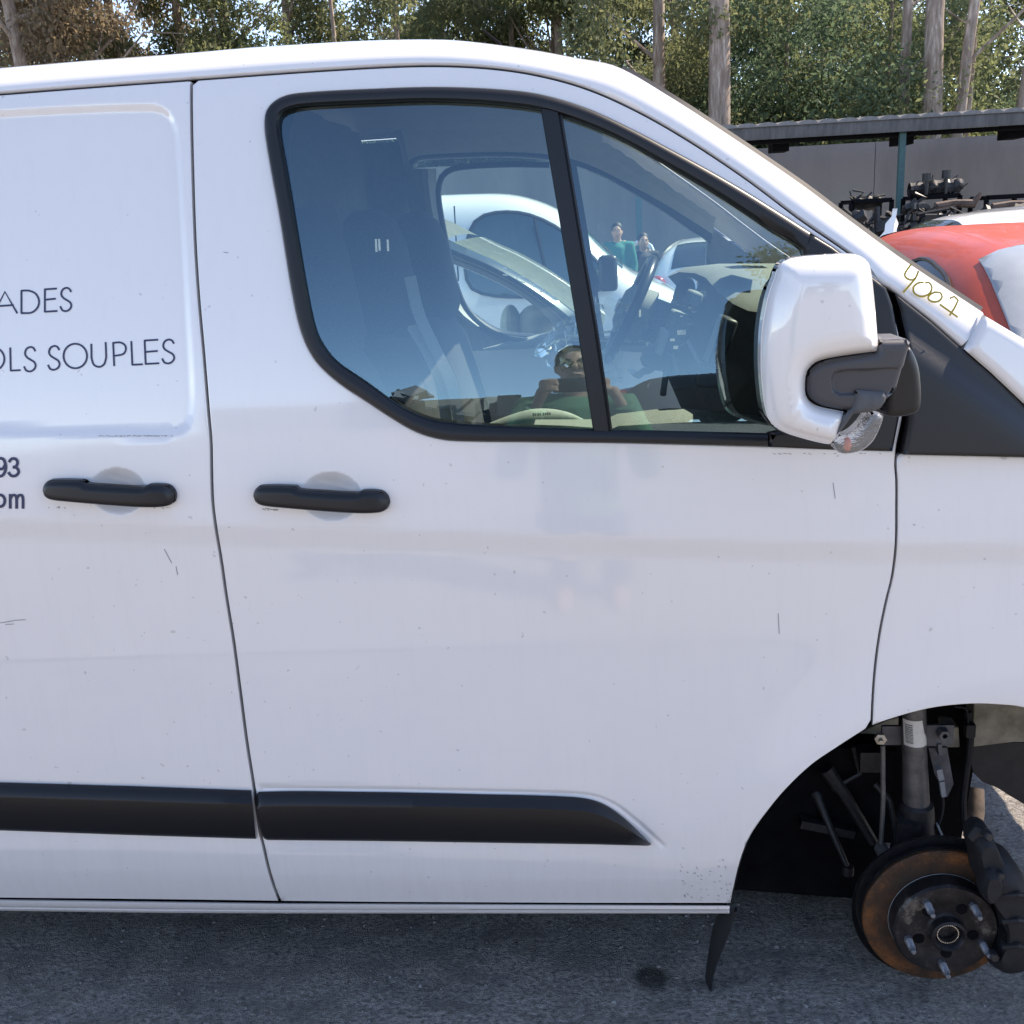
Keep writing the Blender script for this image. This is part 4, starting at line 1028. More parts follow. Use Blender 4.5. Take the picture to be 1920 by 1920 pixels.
blob(cal, [(1846, 1630), (1868, 1628), (1876, 1660), (1850, 1690), (1838, 1668)], Y0-.0, .025)
cp = cal.build('brake_calliper', simple('black_dusty_iron', (.006, .0065, .009), .7, var=.6, scale=30, bumps=.6), van)
for (a, b, r_) in ((1852, 1566, .010), (1874, 1640, .009), (1862, 1792, .010)):
    mb = MB(); mb.lathe(atY(a, b, Y0-.01), (.1, -1, .1), [(0, .010), (r_*.8, .010), (r_, .006), (r_, -.01)], 6); mb.build('calliper_bolt', MAT['blackmetal'], cp, smooth=False)
mb = MB()
for y in (1680, 1728, 1776): mb.tube([atY(1880, y, Y0-.012), atY(1908, y-3, Y0-.02), atY(1932, y, Y0-.006)], .006, 7)
mb.build('calliper_rib', cp.data.materials[0], cp)['kind'] = 'stuff'
for (a, b) in ((1890, 1702), (1892, 1756)):
    c = atY(a, b, Y0-.003); mb = MB(); mb.lathe(c, (0, -1, 0), [(0, .003), (.014, .003), (.017, -.004), (.017, -.02)], 20); mb.build('calliper_pocket', MAT['deep_black'], cp)
mb = MB(); mb.tube([atY(1820, 1572, Y0+.03), atY(1836, 1556, Y0+.03), atY(1846, 1562, Y0+.02)], [.011, .015, .012], 10); mb.build('slide_pin', MAT['hose'], cp)
# mud flap
rr = []
for y, xa, xb in ((1706, 1352, 1382), (1722, 1342, 1376), (1740, 1336, 1371), (1765, 1331, 1362), (1800, 1326, 1348), (1830, 1322, 1338), (1858, 1323, 1334)):
    p = atY(xa, y, Y0+.09); q = atY(xb, y, Y0+.05); rr.append([p, p.lerp(q, .3)+Vector((0, -.015, 0)), p.lerp(q, .7)+Vector((0, -.012, 0)), q, q+Vector((.0, .015, 0))])
MB().loft(rr).build('mud_flap', simple('torn_black_rubber', (.007, .008, .010), .6, var=.3, scale=40), van)
mb = MB(); mb.box((1.55, YC, .62), (.06, 1.45, .10)); mb.build('cross_member', MAT['rail'], van, smooth=False)
# far side wing so that the arch is closed off only where metal would be
panel2('far_wing', [(.35, .30), (.30, .30), (.30, 1.22), (1.1, 1.22), (1.5, 1.0), (1.6, .78), (1.25, .80), (.95, .68), (.55, .66), (.36, .5)], lambda x, z: 2*YC-S(x, z), MAT['white'], van, grid=.08, nose=1, skirt=.02)
base = Vector((-.3, YC, 0)); van.location = base
for c in van.children: c.matrix_parent_inverse = Matrix.Translation(-base)

# ================================================================ ground
def gz(x, y):
    z = 0.0
    if y < -8: t = min(1, (-8-y)/8.0); z = 2.45*t*t*(3-2*t)+max(0, -16-y)*.045
    return z
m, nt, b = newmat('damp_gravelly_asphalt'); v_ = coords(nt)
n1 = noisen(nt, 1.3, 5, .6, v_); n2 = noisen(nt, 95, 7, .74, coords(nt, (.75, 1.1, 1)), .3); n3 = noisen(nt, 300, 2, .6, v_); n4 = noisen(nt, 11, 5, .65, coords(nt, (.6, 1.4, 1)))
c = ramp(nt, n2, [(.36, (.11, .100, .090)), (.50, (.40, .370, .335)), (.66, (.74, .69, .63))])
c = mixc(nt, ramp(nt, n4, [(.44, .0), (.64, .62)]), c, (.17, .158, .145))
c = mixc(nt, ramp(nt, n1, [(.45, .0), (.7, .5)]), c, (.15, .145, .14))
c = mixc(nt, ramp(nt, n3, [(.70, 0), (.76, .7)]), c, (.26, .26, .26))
# an oil spot on the asphalt
os_ = atZ(1222, 1835, 0); geo = N_(nt, 'ShaderNodeNewGeometry'); vm = N_(nt, 'ShaderNodeVectorMath', operation='DISTANCE'); vm.inputs[1].default_value = os_
nt.links.new(geo.outputs['Position'], vm.inputs[0]); ad = N_(nt, 'ShaderNodeMath', operation='MULTIPLY_ADD'); ad.inputs[1].default_value = .04; nt.links.new(n4, ad.inputs[0]); nt.links.new(vm.outputs['Value'], ad.inputs[2])
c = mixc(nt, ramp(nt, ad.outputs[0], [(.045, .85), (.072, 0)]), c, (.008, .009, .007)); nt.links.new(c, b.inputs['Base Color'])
nt.links.new(ramp(nt, n4, [(.35, .75), (.6, .38)]), b.inputs['Roughness'])
mh = N_(nt, 'ShaderNodeMath', operation='ADD'); nt.links.new(n2, mh.inputs[0]); nt.links.new(n3, mh.inputs[1]); bump(nt, b, mh.outputs[0], 1.0, .015)
MAT['ground'] = m
def gridobj(name, xs, ys, fz, mat, **k):
    vs = [(x, y, fz(x, y)) for y in ys for x in xs]; n = len(xs)
    fs = [(j*n+i, j*n+i+1, (j+1)*n+i+1, (j+1)*n+i) for j in range(len(ys)-1) for i in range(n-1)]
    me = bpy.data.meshes.new(name); me.from_pydata(vs, [], fs); me.shade_smooth(); o = link(name, me, None, mat)
    for a, c_ in k.items(): o[a] = c_
    return o
def fine(a, b, s): return list(np.arange(a, b, s))
xs = [-600, -200, -80, -40, -20, -10, -6, -4, -3]+fine(-2, 2.6, .02)+[3, 4, 6, 10, 20, 40, 80, 200, 600]
ys = [-600, -200, -80, -40]+fine(-30, 1.4, .7)+fine(1.5, 3.4, .02)+fine(3.5, 20, .8)+[30, 60, 120, 300, 900]
def gf(x, y):
    z = gz(x, y)
    if -2.2 < x < 2.8 and 1.4 < y < 3.5:
        z += .006*noise.noise(Vector((x*7, y*9, 0)))+.0055*noise.noise(Vector((x*28, y*34, 3)))
    return z
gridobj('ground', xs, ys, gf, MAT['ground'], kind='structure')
m, nt, b = newmat('warm_bounce_surface'); v_ = coords(nt); n1 = noisen(nt, .6, 6, .65, v_); nt.links.new(ramp(nt, n1, [(.35, (.20, .175, .15)), (.65, (.28, .25, .215))]), b.inputs['Base Color']); b.inputs['Roughness'].default_value = .9; bump(nt, b, noisen(nt, 40, 4, .6, v_), .3, .01)
gridobj('bounce_apron', fine(-26, 26.1, 2), fine(-30, .7, .7), lambda x, y: gz(x, y)+.012, m, kind='structure')  # unseen apron added to bounce warm light onto the shaded flank
# loose grit
g = MB(); rg = random.Random(11)
for i in range(1500):
    x = rg.uniform(-1.5, 1.6); y = rg.uniform(1.55, 3.1) if i % 2 else rg.uniform(1.6, 2.4); s_ = rg.choice([.0015, .002, .002, .003, .0045])*rg.uniform(.7, 1.4); z = gf(x, y)
    a = rg.uniform(0, 6.28); ca, sa = math.cos(a), math.sin(a)
    vs = [(x+s_*(ca*u-sa*v*.7), y+s_*(sa*u+ca*v*.7), z+h_*s_) for u, v, h_ in ((-1, -1, 0), (1, -1, 0), (1, 1, 0), (-1, 1, 0), (-.4, -.5, .9), (.6, -.4, .8), (.4, .5, .9), (-.5, .4, .8))]
    g.add(vs, [(0, 1, 5, 4), (1, 2, 6, 5), (2, 3, 7, 6), (3, 0, 4, 7), (4, 5, 6, 7)])
go = g.build('grit', simple('grey_grit', (.16, .155, .15), .7, var=.6, scale=40), smooth=False); tag(go, 'fine grit scattered on the asphalt under the van', 'gravel', kind='stuff')

# ================================================================ vehicles in the yard
def wheelmesh():
    t = MB().lathe((0, 0, 0), (0, 1, 0), [(.20, -.08), (.24, -.10), (.31, -.095), (.325, -.05), (.325, .05), (.31, .095), (.24, .10), (.20, .08)], 28)
    r_ = MB().lathe((0, 0, 0), (0, 1, 0), [(0, -.055), (.05, -.06), (.06, -.05), (.16, -.035), (.19, -.09), (.205, -.09)], 28)
    r_.lathe((0, 0, 0), (0, 1, 0), [(0, .055), (.05, .06), (.06, .05), (.16, .035), (.19, .09), (.205, .09)], 28)
    for k in range(5):
        a = 2*math.pi*k/5
        for s_ in (-1, 1): r_.bar((0, s_*.07, 0), (.19*math.cos(a), s_*.075, .19*math.sin(a)), .035, .02)
    return t, r_
MAT['tyre'] = simple('tyre_rubber', (.018, .018, .019), .8)
MAT['alloy'] = simple('alloy_rim', (.5, .5, .52), .35, metal=.6)
MAT['darkglass'] = simple('dark_car_glass', (.012, .016, .018), .04, spec=.9)
MAT['lamp'] = simple('headlamp_glass', (.55, .57, .60), .1, coat=1)
MAT['taillamp'] = simple('red_tail_lamp', (.35, .02, .015), .15, coat=1)
_wt, _wr = wheelmesh(); _wm = [None, None]
def vehicle(name, label, cat, loc, rz, body, L=4.1, W=1.75, prof=None, belt=.92, zb=.22, side=(), wsx=None, rwx=None, n=4.5, tk=.30, glass=None, roofbars=False, group=None, dusty=None, mirrors=True):
    t = empty(name, loc, label, cat, group, rz); glass = glass or MAT['darkglass']
    px_, pz_ = zip(*catmull(prof, .06)); px_ = np.array(px_); pz_ = np.array(pz_); so_ = np.argsort(px_); px_ = px_[so_]; pz_ = pz_[so_]
    zt = lambda x: np.interp(x, px_, pz_)
    hw = lambda x: W/2*(1-.16*np.abs(2*np.asarray(x)/L)**5)
    tum = lambda z: 1-np.clip(z-belt, 0, 2)*tk-.03*np.clip((.5-z)/.3, 0, 1)
    def Ys(x, z):
        q = np.clip((z-zb)/(zt(x)-zb), 0, .9999); return hw(x)*tum(z)*(1-q**n)**(1/n)
    def Zt(x, y):
        z = zt(x)*np.ones_like(np.asarray(x, float)*1.0)
        for _ in range(8):
            q = np.clip(np.abs(y)/(hw(x)*tum(z)), 0, .9999); z = zb+(zt(x)-zb)*(1-q**n)**(1/n)
        return z
    mb = MB(); rows = []
    xs_ = np.linspace(-L/2, L/2, 70)
    for x in xs_:
        row = []
        for a in np.linspace(0, math.pi, 41):
            c_, s_ = math.cos(a), math.sin(a)
            q = abs(s_)**(2/n); z = zb+(float(zt(x))-zb)*q; y = float(hw(x)*tum(z))*math.copysign(abs(c_)**(2/n), c_)
            row.append(Vector((x, y, z)))
        rows.append(row)
    mb.loft(rows); mb.f.append(tuple(range(41))[::-1]); mb.f.append(tuple(range(69*41, 70*41)))
    mb.build('body', body, t, angle=50)
    for poly in side:
        P = catmull(poly, .08, True)
        for s_ in (-1, 1):
            F = (lambda x, z: s_*(Ys(x, z)+.014))
            o = panel2('side_window', P, F, glass, t, grid=.06, nose=s_, skirt=.006, edge=.006, drop=.0)
            mbf = MB()
            PP = [Vector((x, float(s_*(Ys(x, z)+.014)), z)) for x, z in P]; mbf.tube(PP+[PP[0]], .013, 5, cap=False); mbf.build('window_frame', MAT['rubber'], o)
    for nm, rg_ in (('windscreen', wsx), ('rear_window', rwx)):
        if not rg_: continue
        x0, x1, w0, w1 = rg_
        P = dens([(x0, -w0), (x1, -w1), (x1, w1), (x0, w0)], .1)
        panel2(nm, P, lambda x, y: Zt(x, y)+.014, (dusty if (dusty and nm == 'windscreen') else glass), t, grid=.06, nose=1, skirt=.004, edge=.01, drop=0, axis='z')
    for sx in (1, -1):
        for s_ in (1, -1):
            xw = sx*L*.31; yw = s_*(W/2-.10)
            for k, (mb_, mm, nm) in enumerate(((_wt, MAT['tyre'], 'wheel'), (_wr, MAT['alloy'], 'rim'))):
                if _wm[k] is None: o = mb_.build(nm, mm, t if k == 0 else wh_); _wm[k] = o.data
                else:
                    o = bpy.data.objects.new(nm, _wm[k]); COL.objects.link(o); o.parent = t if k == 0 else wh_
                if k == 0: wh_ = o; o.location = (xw, yw, .32)
            a_ = MB().lathe((xw, s_*(W/2-.02), .33), (0, s_, 0), [(0, .012), (.37, .012), (.38, .0)], 28); a_.build('wheel_arch', MAT['deep_black'], t)
    for s_ in (1, -1):
        MB().ball((L/2-.14, s_*W*.36, zb+.42), (.13, .17, .09)).build('headlight', MAT['lamp'], t)
        MB().ball((-L/2+.08, s_*W*.38, belt-.08), (.10, .12, .16)).build('tail_light', MAT['taillamp'], t)
        if not mirrors: continue
        xm = (wsx[0]+wsx[1])/2 if wsx else L*.2
        MB().ball((xm+.1, s_*(W/2+.06), belt+.10), (.07, .12, .075)).build('door_mirror', body, t)
    if roofbars:
        for s_ in (1, -1):
            MB().tube([Vector((x, s_*W*.33, float(Zt(x, W*.33))+.05)) for x in np.linspace(*roofbars, 12)], .014, 6).build('roof_rail', MAT['chrome'], t)
    return t
HB = [(-2.05, .40), (-2.0, .85), (-1.9, 1.05), (-1.55, 1.38), (-1.1, 1.47), (-.4, 1.48), (.15, 1.43), (.55, 1.24), (1.0, .98), (1.3, .92), (1.8, .82), (2.0, .62), (2.05, .4)]
SIDEW = [[(-1.45, .98), (-1.42, 1.20), (-1.15, 1.36), (-.60, 1.39), (-.60, .97)], [(-.50, .97), (-.50, 1.395), (.0, 1.37), (.3, 1.24), (.72, .98)]]
MAT['red'] = simple('faded_red_paint', (.46, .060, .020), .38, var=.12, scale=5, coat=.25)
MAT['carwhite'] = paint('white_car_paint', (.75, .75, .76), dirt=.2)
MAT['silver'] = simple('silver_blue_paint', (.36, .38, .42), .3, metal=.5, coat=.8, var=.05)
MAT['darkcar'] = simple('dark_grey_car_paint', (.045, .055, .065), .25, coat=.9, var=.1)
MAT['greycar'] = simple('silver_car_paint', (.38, .36, .34), .3, metal=.5, coat=.8, var=.05)
# red car: nose towards lower right
P_ = atY(1850, 505, 5.55); nz = Vector((.12, -.9928, 0)); lf = Vector((.9928, .12, 0)); ro_ = P_-nz*.24+lf*.54
rc = vehicle('red_car', 'red hatchback with faded roof, nose towards the camera, beyond the windscreen pillar of the van', 'car', (ro_.x, ro_.y, .02), math.atan2(nz.y, nz.x), MAT['red'],
        prof=HB, side=[[(-1.30, 1.08), (-1.25, 1.20), (-1.0, 1.31), (-.62, 1.33), (-.62, 1.07)], [(-.46, 1.07), (-.46, 1.33), (-.05, 1.31), (.18, 1.22), (.42, 1.07)]], wsx=(.10, .96, .56, .70), rwx=(-1.85, -1.45, .5, .45), glass=MAT['darkglass'], W=1.78, dusty=simple('sky_pale_windscreen', (.30, .32, .33), .16, coat=1, var=.15, scale=3))  # pale base colour stands for sky reflected in the dusty screen
rc.rotation_euler.y = R(3.5)
mb = MB(); mb.tube([Vector((1.02, -.1, 1.0)), Vector((.95, -.3, 1.04)), Vector((.80, -.62, 1.10))], .012, 6); mb.box((.90, -.42, 1.085), (.10, .30, .03), Matrix.Rotation(.5, 3, 'Z')); mb.build('wiper', MAT['plastic'], rc)
EST = [(-2.2, .40), (-2.18, .95), (-2.05, 1.2), (-1.8, 1.40), (-1.2, 1.47), (-.2, 1.47), (.3, 1.38), (.8, 1.12), (1.1, .98), (1.9, .85), (2.15, .65), (2.2, .4)]
vehicle('white_car', 'white hatchback showing its arched roof just above the red car', 'car', (atY(1800, 440, 10.8).x, 10.8, 0), R(188), MAT['carwhite'],
        prof=[(x, z*1.10) for x, z in HB], side=SIDEW, wsx=(.22, .98, .50, .66), rwx=(-1.85, -1.45, .5, .45))
vehicle('silver_estate', 'silver estate car with roof rails behind the white hatchback', 'car', (atY(1830, 430, 13.6).x, 13.6, 0), R(175), MAT['silver'], L=4.4,
        prof=[(x, z*1.12) for x, z in EST], side=SIDEW, wsx=(.35, 1.0, .50, .66), roofbars=(-1.6, .1))
vehicle('dark_hatchback', 'dark hatchback at the right edge beyond the white hatchback', 'car', (atY(2010, 430, 12.6).x, 12.6, 0), R(180), MAT['darkcar'],
        prof=HB, side=SIDEW, wsx=(.22, .98, .50, .66))
# white panel van seen through the cab
PV = [(-2.5, .45), (-2.5, 1.6), (-2.42, 1.88), (-2.2, 1.95), (-1, 1.97), (.7, 1.96), (1.02, 1.92), (1.35, 1.77), (1.70, 1.44), (1.86, 1.30), (2.15, 1.17), (2.40, .98), (2.5, .6)]
pvx = atY(1350, 500, 8.0).x-2.5
bv = vehicle('white_panel_van', 'white panel van side-on with open dark cab window, seen through the near van cab', 'van', (pvx, 8.9, 0), 0, MAT['carwhite'], L=5.0, W=1.9, prof=PV, belt=1.15, tk=.14, n=7,
        side=[[(.62, 1.25), (.58, 1.5), (.66, 1.74), (.82, 1.80), (1.08, 1.77), (1.35, 1.62), (1.66, 1.30), (1.62, 1.20), (1.0, 1.17)]], wsx=(1.30, 1.78, .62, .72), glass=glassmat('cab_glass', (.25, .35, .35), 1.7), zb=.3, mirrors=False)
mb = MB()
for x in (.28, .52): mb.bar((x, -.958, .45), (x, -.90, 1.86), .010, .004)
mb.bar((1.22, -.935, 1.18), (1.12, -.90, 1.74), .035, .012); mb.build('door_seam', MAT['gap'], bv, smooth=False)
mb = MB(); mb.box((1.66, -1.04, 1.32), (.14, .18, .26)); mb.build('door_mirror', MAT['plastic'], bv, bevel=.03)
mb = MB(); mb.box((.0, -.958, .68), (3.4, .012, .16)); mb.build('side_moulding', MAT['plastic'], bv, smooth=False)
for k in range(4):
    mb = MB(); mb.box((2.33-.05*k, -.80, .92-.06*k), (.22, .25, .025)); mb.build('grille_bar', MAT['chrome'], bv, smooth=False)
fvx = vehicle('white_hatchback', 'white hatchback far off with its driver door standing open, seen through the cab', 'car', (atY(1345, 470, 16).x, 16, 0), R(80), MAT['carwhite'], prof=[(x, z*.98) for x, z in HB], side=SIDEW, wsx=(.22, .98, .5, .66), rwx=(-1.85, -1.45, .5, .45))
mb = MB(); q = [(0, .95), (.12, 1.35), (.35, 1.42), (.55, 1.30), (.72, .95)]
PT = [Vector((x, 0, z)) for x, z in catmull(q, .1)]; mb.tube(PT, .035, 6); mb.box((.36, 0, .66), (.72, .05, .56))
od = mb.build('open_door', MAT['carwhite'], fvx, smooth=False); od.location = (-.15, .88, 0); od.rotation_euler.z = R(60)

# dark people carrier with a dusty windscreen, next to the van
YB = 4.35
mpv = empty('dark_people_carrier', (0, YB, 0), 'dark green people carrier with dusty windscreen and chalk number on its pillar', 'car')
F1 = plane(YB)
gpil = [(700, 398), (760, 412), (832, 448), (880, 470), (930, 492), (1000, 532), (1060, 574), (1120, 622)]
lowp = [(700, 440), (760, 462), (840, 492), (900, 515), (960, 545), (1015, 585), (1040, 615), (1046, 632)]
MAT['bluegrey'] = simple('dark_green_grey_paint', (.03, .05, .06), .25, metal=.3, coat=.6)
def stripP(name, A, B, prof, mat, F, par, n=50): 
    A = resample(catmull(A, 10), n); B = resample(catmull(B, 10), n); rows = []
    for a, b in zip(A, B): rows.append([hitF(*(a+(b-a)*t), F, o_) for t, o_ in prof])
    return MB().loft(rows).build(name, mat, par)
o1 = stripP('roof_pillar', gpil, lowp, [(-.08, -.25), (-.06, -.03), (0, .0), (.3, .025), (.5, .028), (.55, .015), (.7, .012), (.72, .02), (.98, .012), (1, -.04)], MAT['bluegrey'], F1, mpv)
belt_ = [(690, 628), (800, 630), (900, 631), (980, 632), (1050, 633), (1130, 640)]
stripP('door', belt_, [(690, 1000), (800, 1000), (900, 1000), (980, 1000), (1050, 1000), (1130, 1000)], [(0, -.06), (0, .0), (.02, .012), (.2, .03), (1, .0)], MAT['bluegrey'], F1, mpv)
# wing / bonnet towards the right
stripP('wing', [(1100, 618), (1180, 645), (1260, 668), (1330, 700)], [(1100, 1000), (1180, 1000), (1260, 1000), (1330, 1000)], [(0, -.1), (0, .0), (.1, .02), (1, .0)], MAT['bluegrey'], F1, mpv)
dustm, nt, b = newmat('dusty_windscreen'); v_ = coords(nt, (3, 14, 14)); nn_ = noisen(nt, 4, 8, .8, v_)
nt.links.new(ramp(nt, nn_, [(.35, (.05, .06, .045)), (.55, (.12, .135, .085)), (.75, (.20, .21, .14))]), b.inputs['Base Color']); b.inputs['Roughness'].default_value = .45; b.inputs['Coat Weight'].default_value = .5
pl = resample(catmull(gpil, 10), 40); rr = []
for i, p in enumerate(pl):
    a = hitF(p[0], p[1]-1, F1, -.02)
    if a.x < hitF(842, 450, F1).x: continue
    rr.append([a+Vector((.04*math.sin(math.pi*k/14)**.7, 1.35*k/14, .015*math.sin(math.pi*k/14)**.7)) for k in range(15)])
MB().loft(rr).build('windscreen', dustm, mpv, angle=80)
rr2 = []
for i, p in enumerate(pl):
    a = hitF(p[0], p[1]-1, F1, -.02)
    if a.x > hitF(846, 450, F1).x: continue
    rr2.append([a+Vector((0, 1.35*k/14, .02*math.sin(math.pi*k/14)**.7)) for k in range(15)])
MB().loft(rr2).build('roof', simple('dusty_roof_panel', (.09, .10, .075), .6, var=.2, scale=10), mpv)
MB().loft([[r_[0]+Vector((0, 0, -.75)), r_[14]+Vector((0, .02, -.75))] for r_ in rr2+rr]).build('door_cards', MAT['interior'], mpv)
for px0 in (958, 1003):
    c = atY(px0, 612, YB+.45); o = MB().ball(c, (.085 if px0 > 980 else .05, .12, .10), 14, 10).build('headrest', simple('beige_headrest', (.42, .42, .30), .8), mpv)
strokes('chalk_marks', [catmull([(950, 504), (946, 502), (941, 506), (948, 512), (952, 516), (943, 515)], 3), catmull([(984, 520), (976, 518), (968, 522), (974, 527), (984, 530)], 3), [(992, 528), (1003, 534), (998, 541)], [(1012, 547), (1022, 546)], [(1018, 541), (1013, 551)], [(1028, 552), (1040, 556), (1034, 563)]], 1.8, simple('chalk', (.7, .72, .68), .9), mpv, F=F1, off=.032)
for c in mpv.children: c.matrix_parent_inverse = Matrix.Translation((0, -YB, 0))
# grey flat-roofed car seen between the pillar and the red car
vehicle('grey_saloon', 'grey car roof peeking out between the van pillar and the red car', 'car', (atY(1700, 470, 9.4).x-1.0, 9.6, 0), R(178), MAT['darkcar'], prof=[(x, z*.97) for x, z in HB], side=SIDEW, wsx=(.22, .98, .50, .66))

# ================================================================ yard wall, canopy and scrap racks
YW = 22
zt_ = atY(1680, 264, YW).z
bw = empty('yard_wall', (2, YW, 0), 'long grey rendered wall behind the parked cars', 'wall')
m, nt, b = newmat('stained_grey_render'); v_ = coords(nt); n1 = noisen(nt, .5, 6, .65, coords(nt, (1, 1, .25))); n2 = noisen(nt, 30, 3, .5, v_)
c = ramp(nt, n1, [(.35, (.14, .13, .125)), (.6, (.22, .205, .195))]); nt.links.new(c, b.inputs['Base Color']); b.inputs['Roughness'].default_value = .9; bump(nt, b, n2, .4, .01); MAT['render'] = m
wall_x = np.linspace(-22, 24, 16)
for i in range(15):
    o = MB().box(((wall_x[i]+wall_x[i+1])/2-2, .1, zt_/2), (wall_x[i+1]-wall_x[i]-.012, .2+.006*(i % 2), zt_)).build('panel', MAT['render'], bw, smooth=False)
YK = 18.5
kz_ = atY(1690, 247, YK).z; kt_ = atY(1690, 217, YK).z
cx0 = atY(1345, 232, YK).x
can = empty('canopy', (cx0, YK, 0), 'dark corrugated canopy roof standing on teal posts in front of the grey wall', 'canopy')
m, nt, b = newmat('dark_corrugated_sheet'); v_ = coords(nt); n1 = noisen(nt, 3, 5, .7, coords(nt, (3, 1, .5))); nt.links.new(ramp(nt, n1, [(.3, (.05, .052, .056)), (.7, (.12, .12, .125))]), b.inputs['Base Color']); b.inputs['Roughness'].default_value = .7; MAT['corr'] = m
rr = []; Lc = 15
for i in range(int(Lc/.05)):
    x = i*.05; w2 = .028*abs(math.sin(x*math.pi/.33))
    rr.append([Vector((x, 0-w2*.3, kz_)), Vector((x, -.02-w2*.5, (kz_+kt_)/2)), Vector((x, 0, kt_-.03+w2)), Vector((x, .08, kt_+w2)), Vector((x, 1.6, kt_+.10+w2)), Vector((x, 1.6, kt_+.06)), Vector((x, .06, kz_+.02))])
MB().loft(rr).build('roof_sheet', MAT['corr'], can)
tl = None
for i in range(46):
    if tl is None:
        mb = MB(); mb.loft([[Vector((.33*k/8, -.05, -.02)), Vector((.33*k/8, -.05, .0+.05*math.sin(math.pi*k/8)**.6)), Vector((.33*k/8, .3, .02+.05*math.sin(math.pi*k/8)**.6))] for k in range(9)]); o = mb.build('ridge_tile', simple('grey_cement_tile', (.16, .16, .165), .8, var=.3, scale=4), can); tl = o.data
    else: o = bpy.data.objects.new('ridge_tile', tl); COL.objects.link(o); o.parent = can
    o.location = (i*.33, 0, kt_-.03)
MAT['teal'] = simple('teal_steel_post', (.035, .10, .11), .6, var=.2)
for i, px0 in enumerate((1460, 1690, 1895)):
    x = atY(px0, 262, YK+.9).x-cx0
    mb = MB(); mb.box((x, .9, kz_-.02), (.28, .5, .28)); mb.build('bracket', MAT['gap'], can, smooth=False)
for px0 in (1130+66, 1690, 2100):
    x = atY(px0, 300, YK+.2).x-cx0
    MB().box((x, .2, kz_/2), (.10, .10, kz_)).build('post', MAT['teal'], can, smooth=False)
MB().box((Lc/2, .3, kz_-.02), (Lc, .12, .07)).build('beam', MAT['gap'], can, smooth=False)
# racks and scrap
def junk(px0, px1, pyt, Y, label, n=26):
    a = atY(px0, pyt, Y); b_ = atY(px1, pyt, Y); W_ = b_.x-a.x; H_ = a.z; t = empty('scrap_pile', (a.x+W_/2, Y, 0), label, 'scrap', 'heaps of parts along the wall'); r3_ = random.Random(int(px0))
    mb = MB(); mb2 = MB()
    for k in range(n):
        c = Vector((r3_.uniform(-.5, .5)*W_, r3_.uniform(-.3, .3), r3_.uniform(.35, .95)*H_)); q_ = Matrix.Rotation(r3_.uniform(0, 3), 3, 'X') @ Matrix.Rotation(r3_.uniform(0, 3), 3, 'Y')
        mb.box(c, (r3_.uniform(.08, .32), r3_.uniform(.05, .2), r3_.uniform(.03, .12)), q_)
        mb2.tube([c, c+Vector((r3_.uniform(-.3, .3), 0, r3_.uniform(-.15, .2))), c+Vector((r3_.uniform(-.45, .45), 0, r3_.uniform(-.3, .25)))], r3_.uniform(.012, .035), 6)
        if k % 5 == 0: mb2.lathe(c, (r3_.uniform(-.5, .5), -1, 0), [(.05, .02), (.12, .02), (.13, -.02), (.05, -.03)], 14)
    mb.box((0, .1, H_*.25), (W_*.95, .5, H_*.5)); mb.build('metal_parts', MAT['blackmetal'], t, smooth=False)['kind'] = 'stuff'; mb2.build('pipes', MAT['blackmetal'], t)['kind'] = 'stuff'
rg = random.Random(21)
def rack(px0, px1, pyt, Y, label):
    a = atY(px0, pyt, Y); b_ = atY(px1, pyt, Y); W_ = b_.x-a.x; H_ = a.z; t = empty('scrap_rack', (a.x, Y, 0), label, 'rack', 'scrap racks along the wall')
    for x in (0, W_):
        for y in (0, .7): MB().bar((x, y, 0), (x, y, H_), .06).build('leg', MAT['gap'], t, smooth=False)
    for z in (H_, H_*.55):
        mb = MB(); mb.bar((0, 0, z), (W_, 0, z), .06); mb.bar((0, .7, z), (W_, .7, z), .06); mb.box((W_/2, .35, z-.02), (W_, .7, .03)); mb.build('shelf', MAT['gap'], t, smooth=False)
    return a.x, W_, H_
def engine(x, Y, z, s_, label, pipes=()):
    t = empty('engine', (x, Y, z), label, 'engine'); mb = MB(); r2 = random.Random(int(x*100))
    rows = [[Vector((s_*.9*(i/8-.5), s_*(.25+.06*r2.random())*math.cos(a), s_*(.28+.28*math.sin(a)*(.8+.3*r2.random())))) for a in np.linspace(0, 2*math.pi, 11)[:-1]] for i in range(9)]
    mb.loft(rows, closed=True); mb.build('block', MAT['blackmetal'], t, angle=20)
    mb = MB()
    for k in range(14):
        c = Vector((r2.uniform(-.45, .45)*s_, r2.uniform(-.3, .1)*s_, r2.uniform(.1, .55)*s_)); mb.tube([c, c+Vector((r2.uniform(-.25, .25), r2.uniform(-.1, .1), r2.uniform(-.1, .25)))*s_, c+Vector((r2.uniform(-.35, .35), 0, r2.uniform(-.1, .3)))*s_], r2.uniform(.015, .04)*s_, 7)
    mb.lathe((.38*s_, -.1*s_, .35*s_), (.3, -1, 0), [(0, .1), (.05*s_, .1), (.2*s_, .06), (.22*s_, 0), (.2*s_, -.05)], 18)
    mb.build('pipes', MAT['blackmetal'], t, angle=20)
    return t
r1 = rack(1596, 1672, 378, 17.2, 'low dark scrap rack left of the teal post, nearest the van pillar')
r2_ = rack(1718, 1800, 370, 17.2, 'dark scrap rack right of the teal post carrying two engines')
r3 = rack(1850, 1935, 370, 17.2, 'dark scrap rack at the right edge of the wall')
engine(r2_[0]+.16, 17.5, r2_[2], .42, 'left engine on the rack right of the teal post'); engine(r2_[0]+.52, 17.5, r2_[2], .46, 'right engine on the rack, with a big round housing')
engine(r1[0]+.3, 17.5, r1[2]-.15, .42, 'engine part heaped on the low rack left of the teal post')
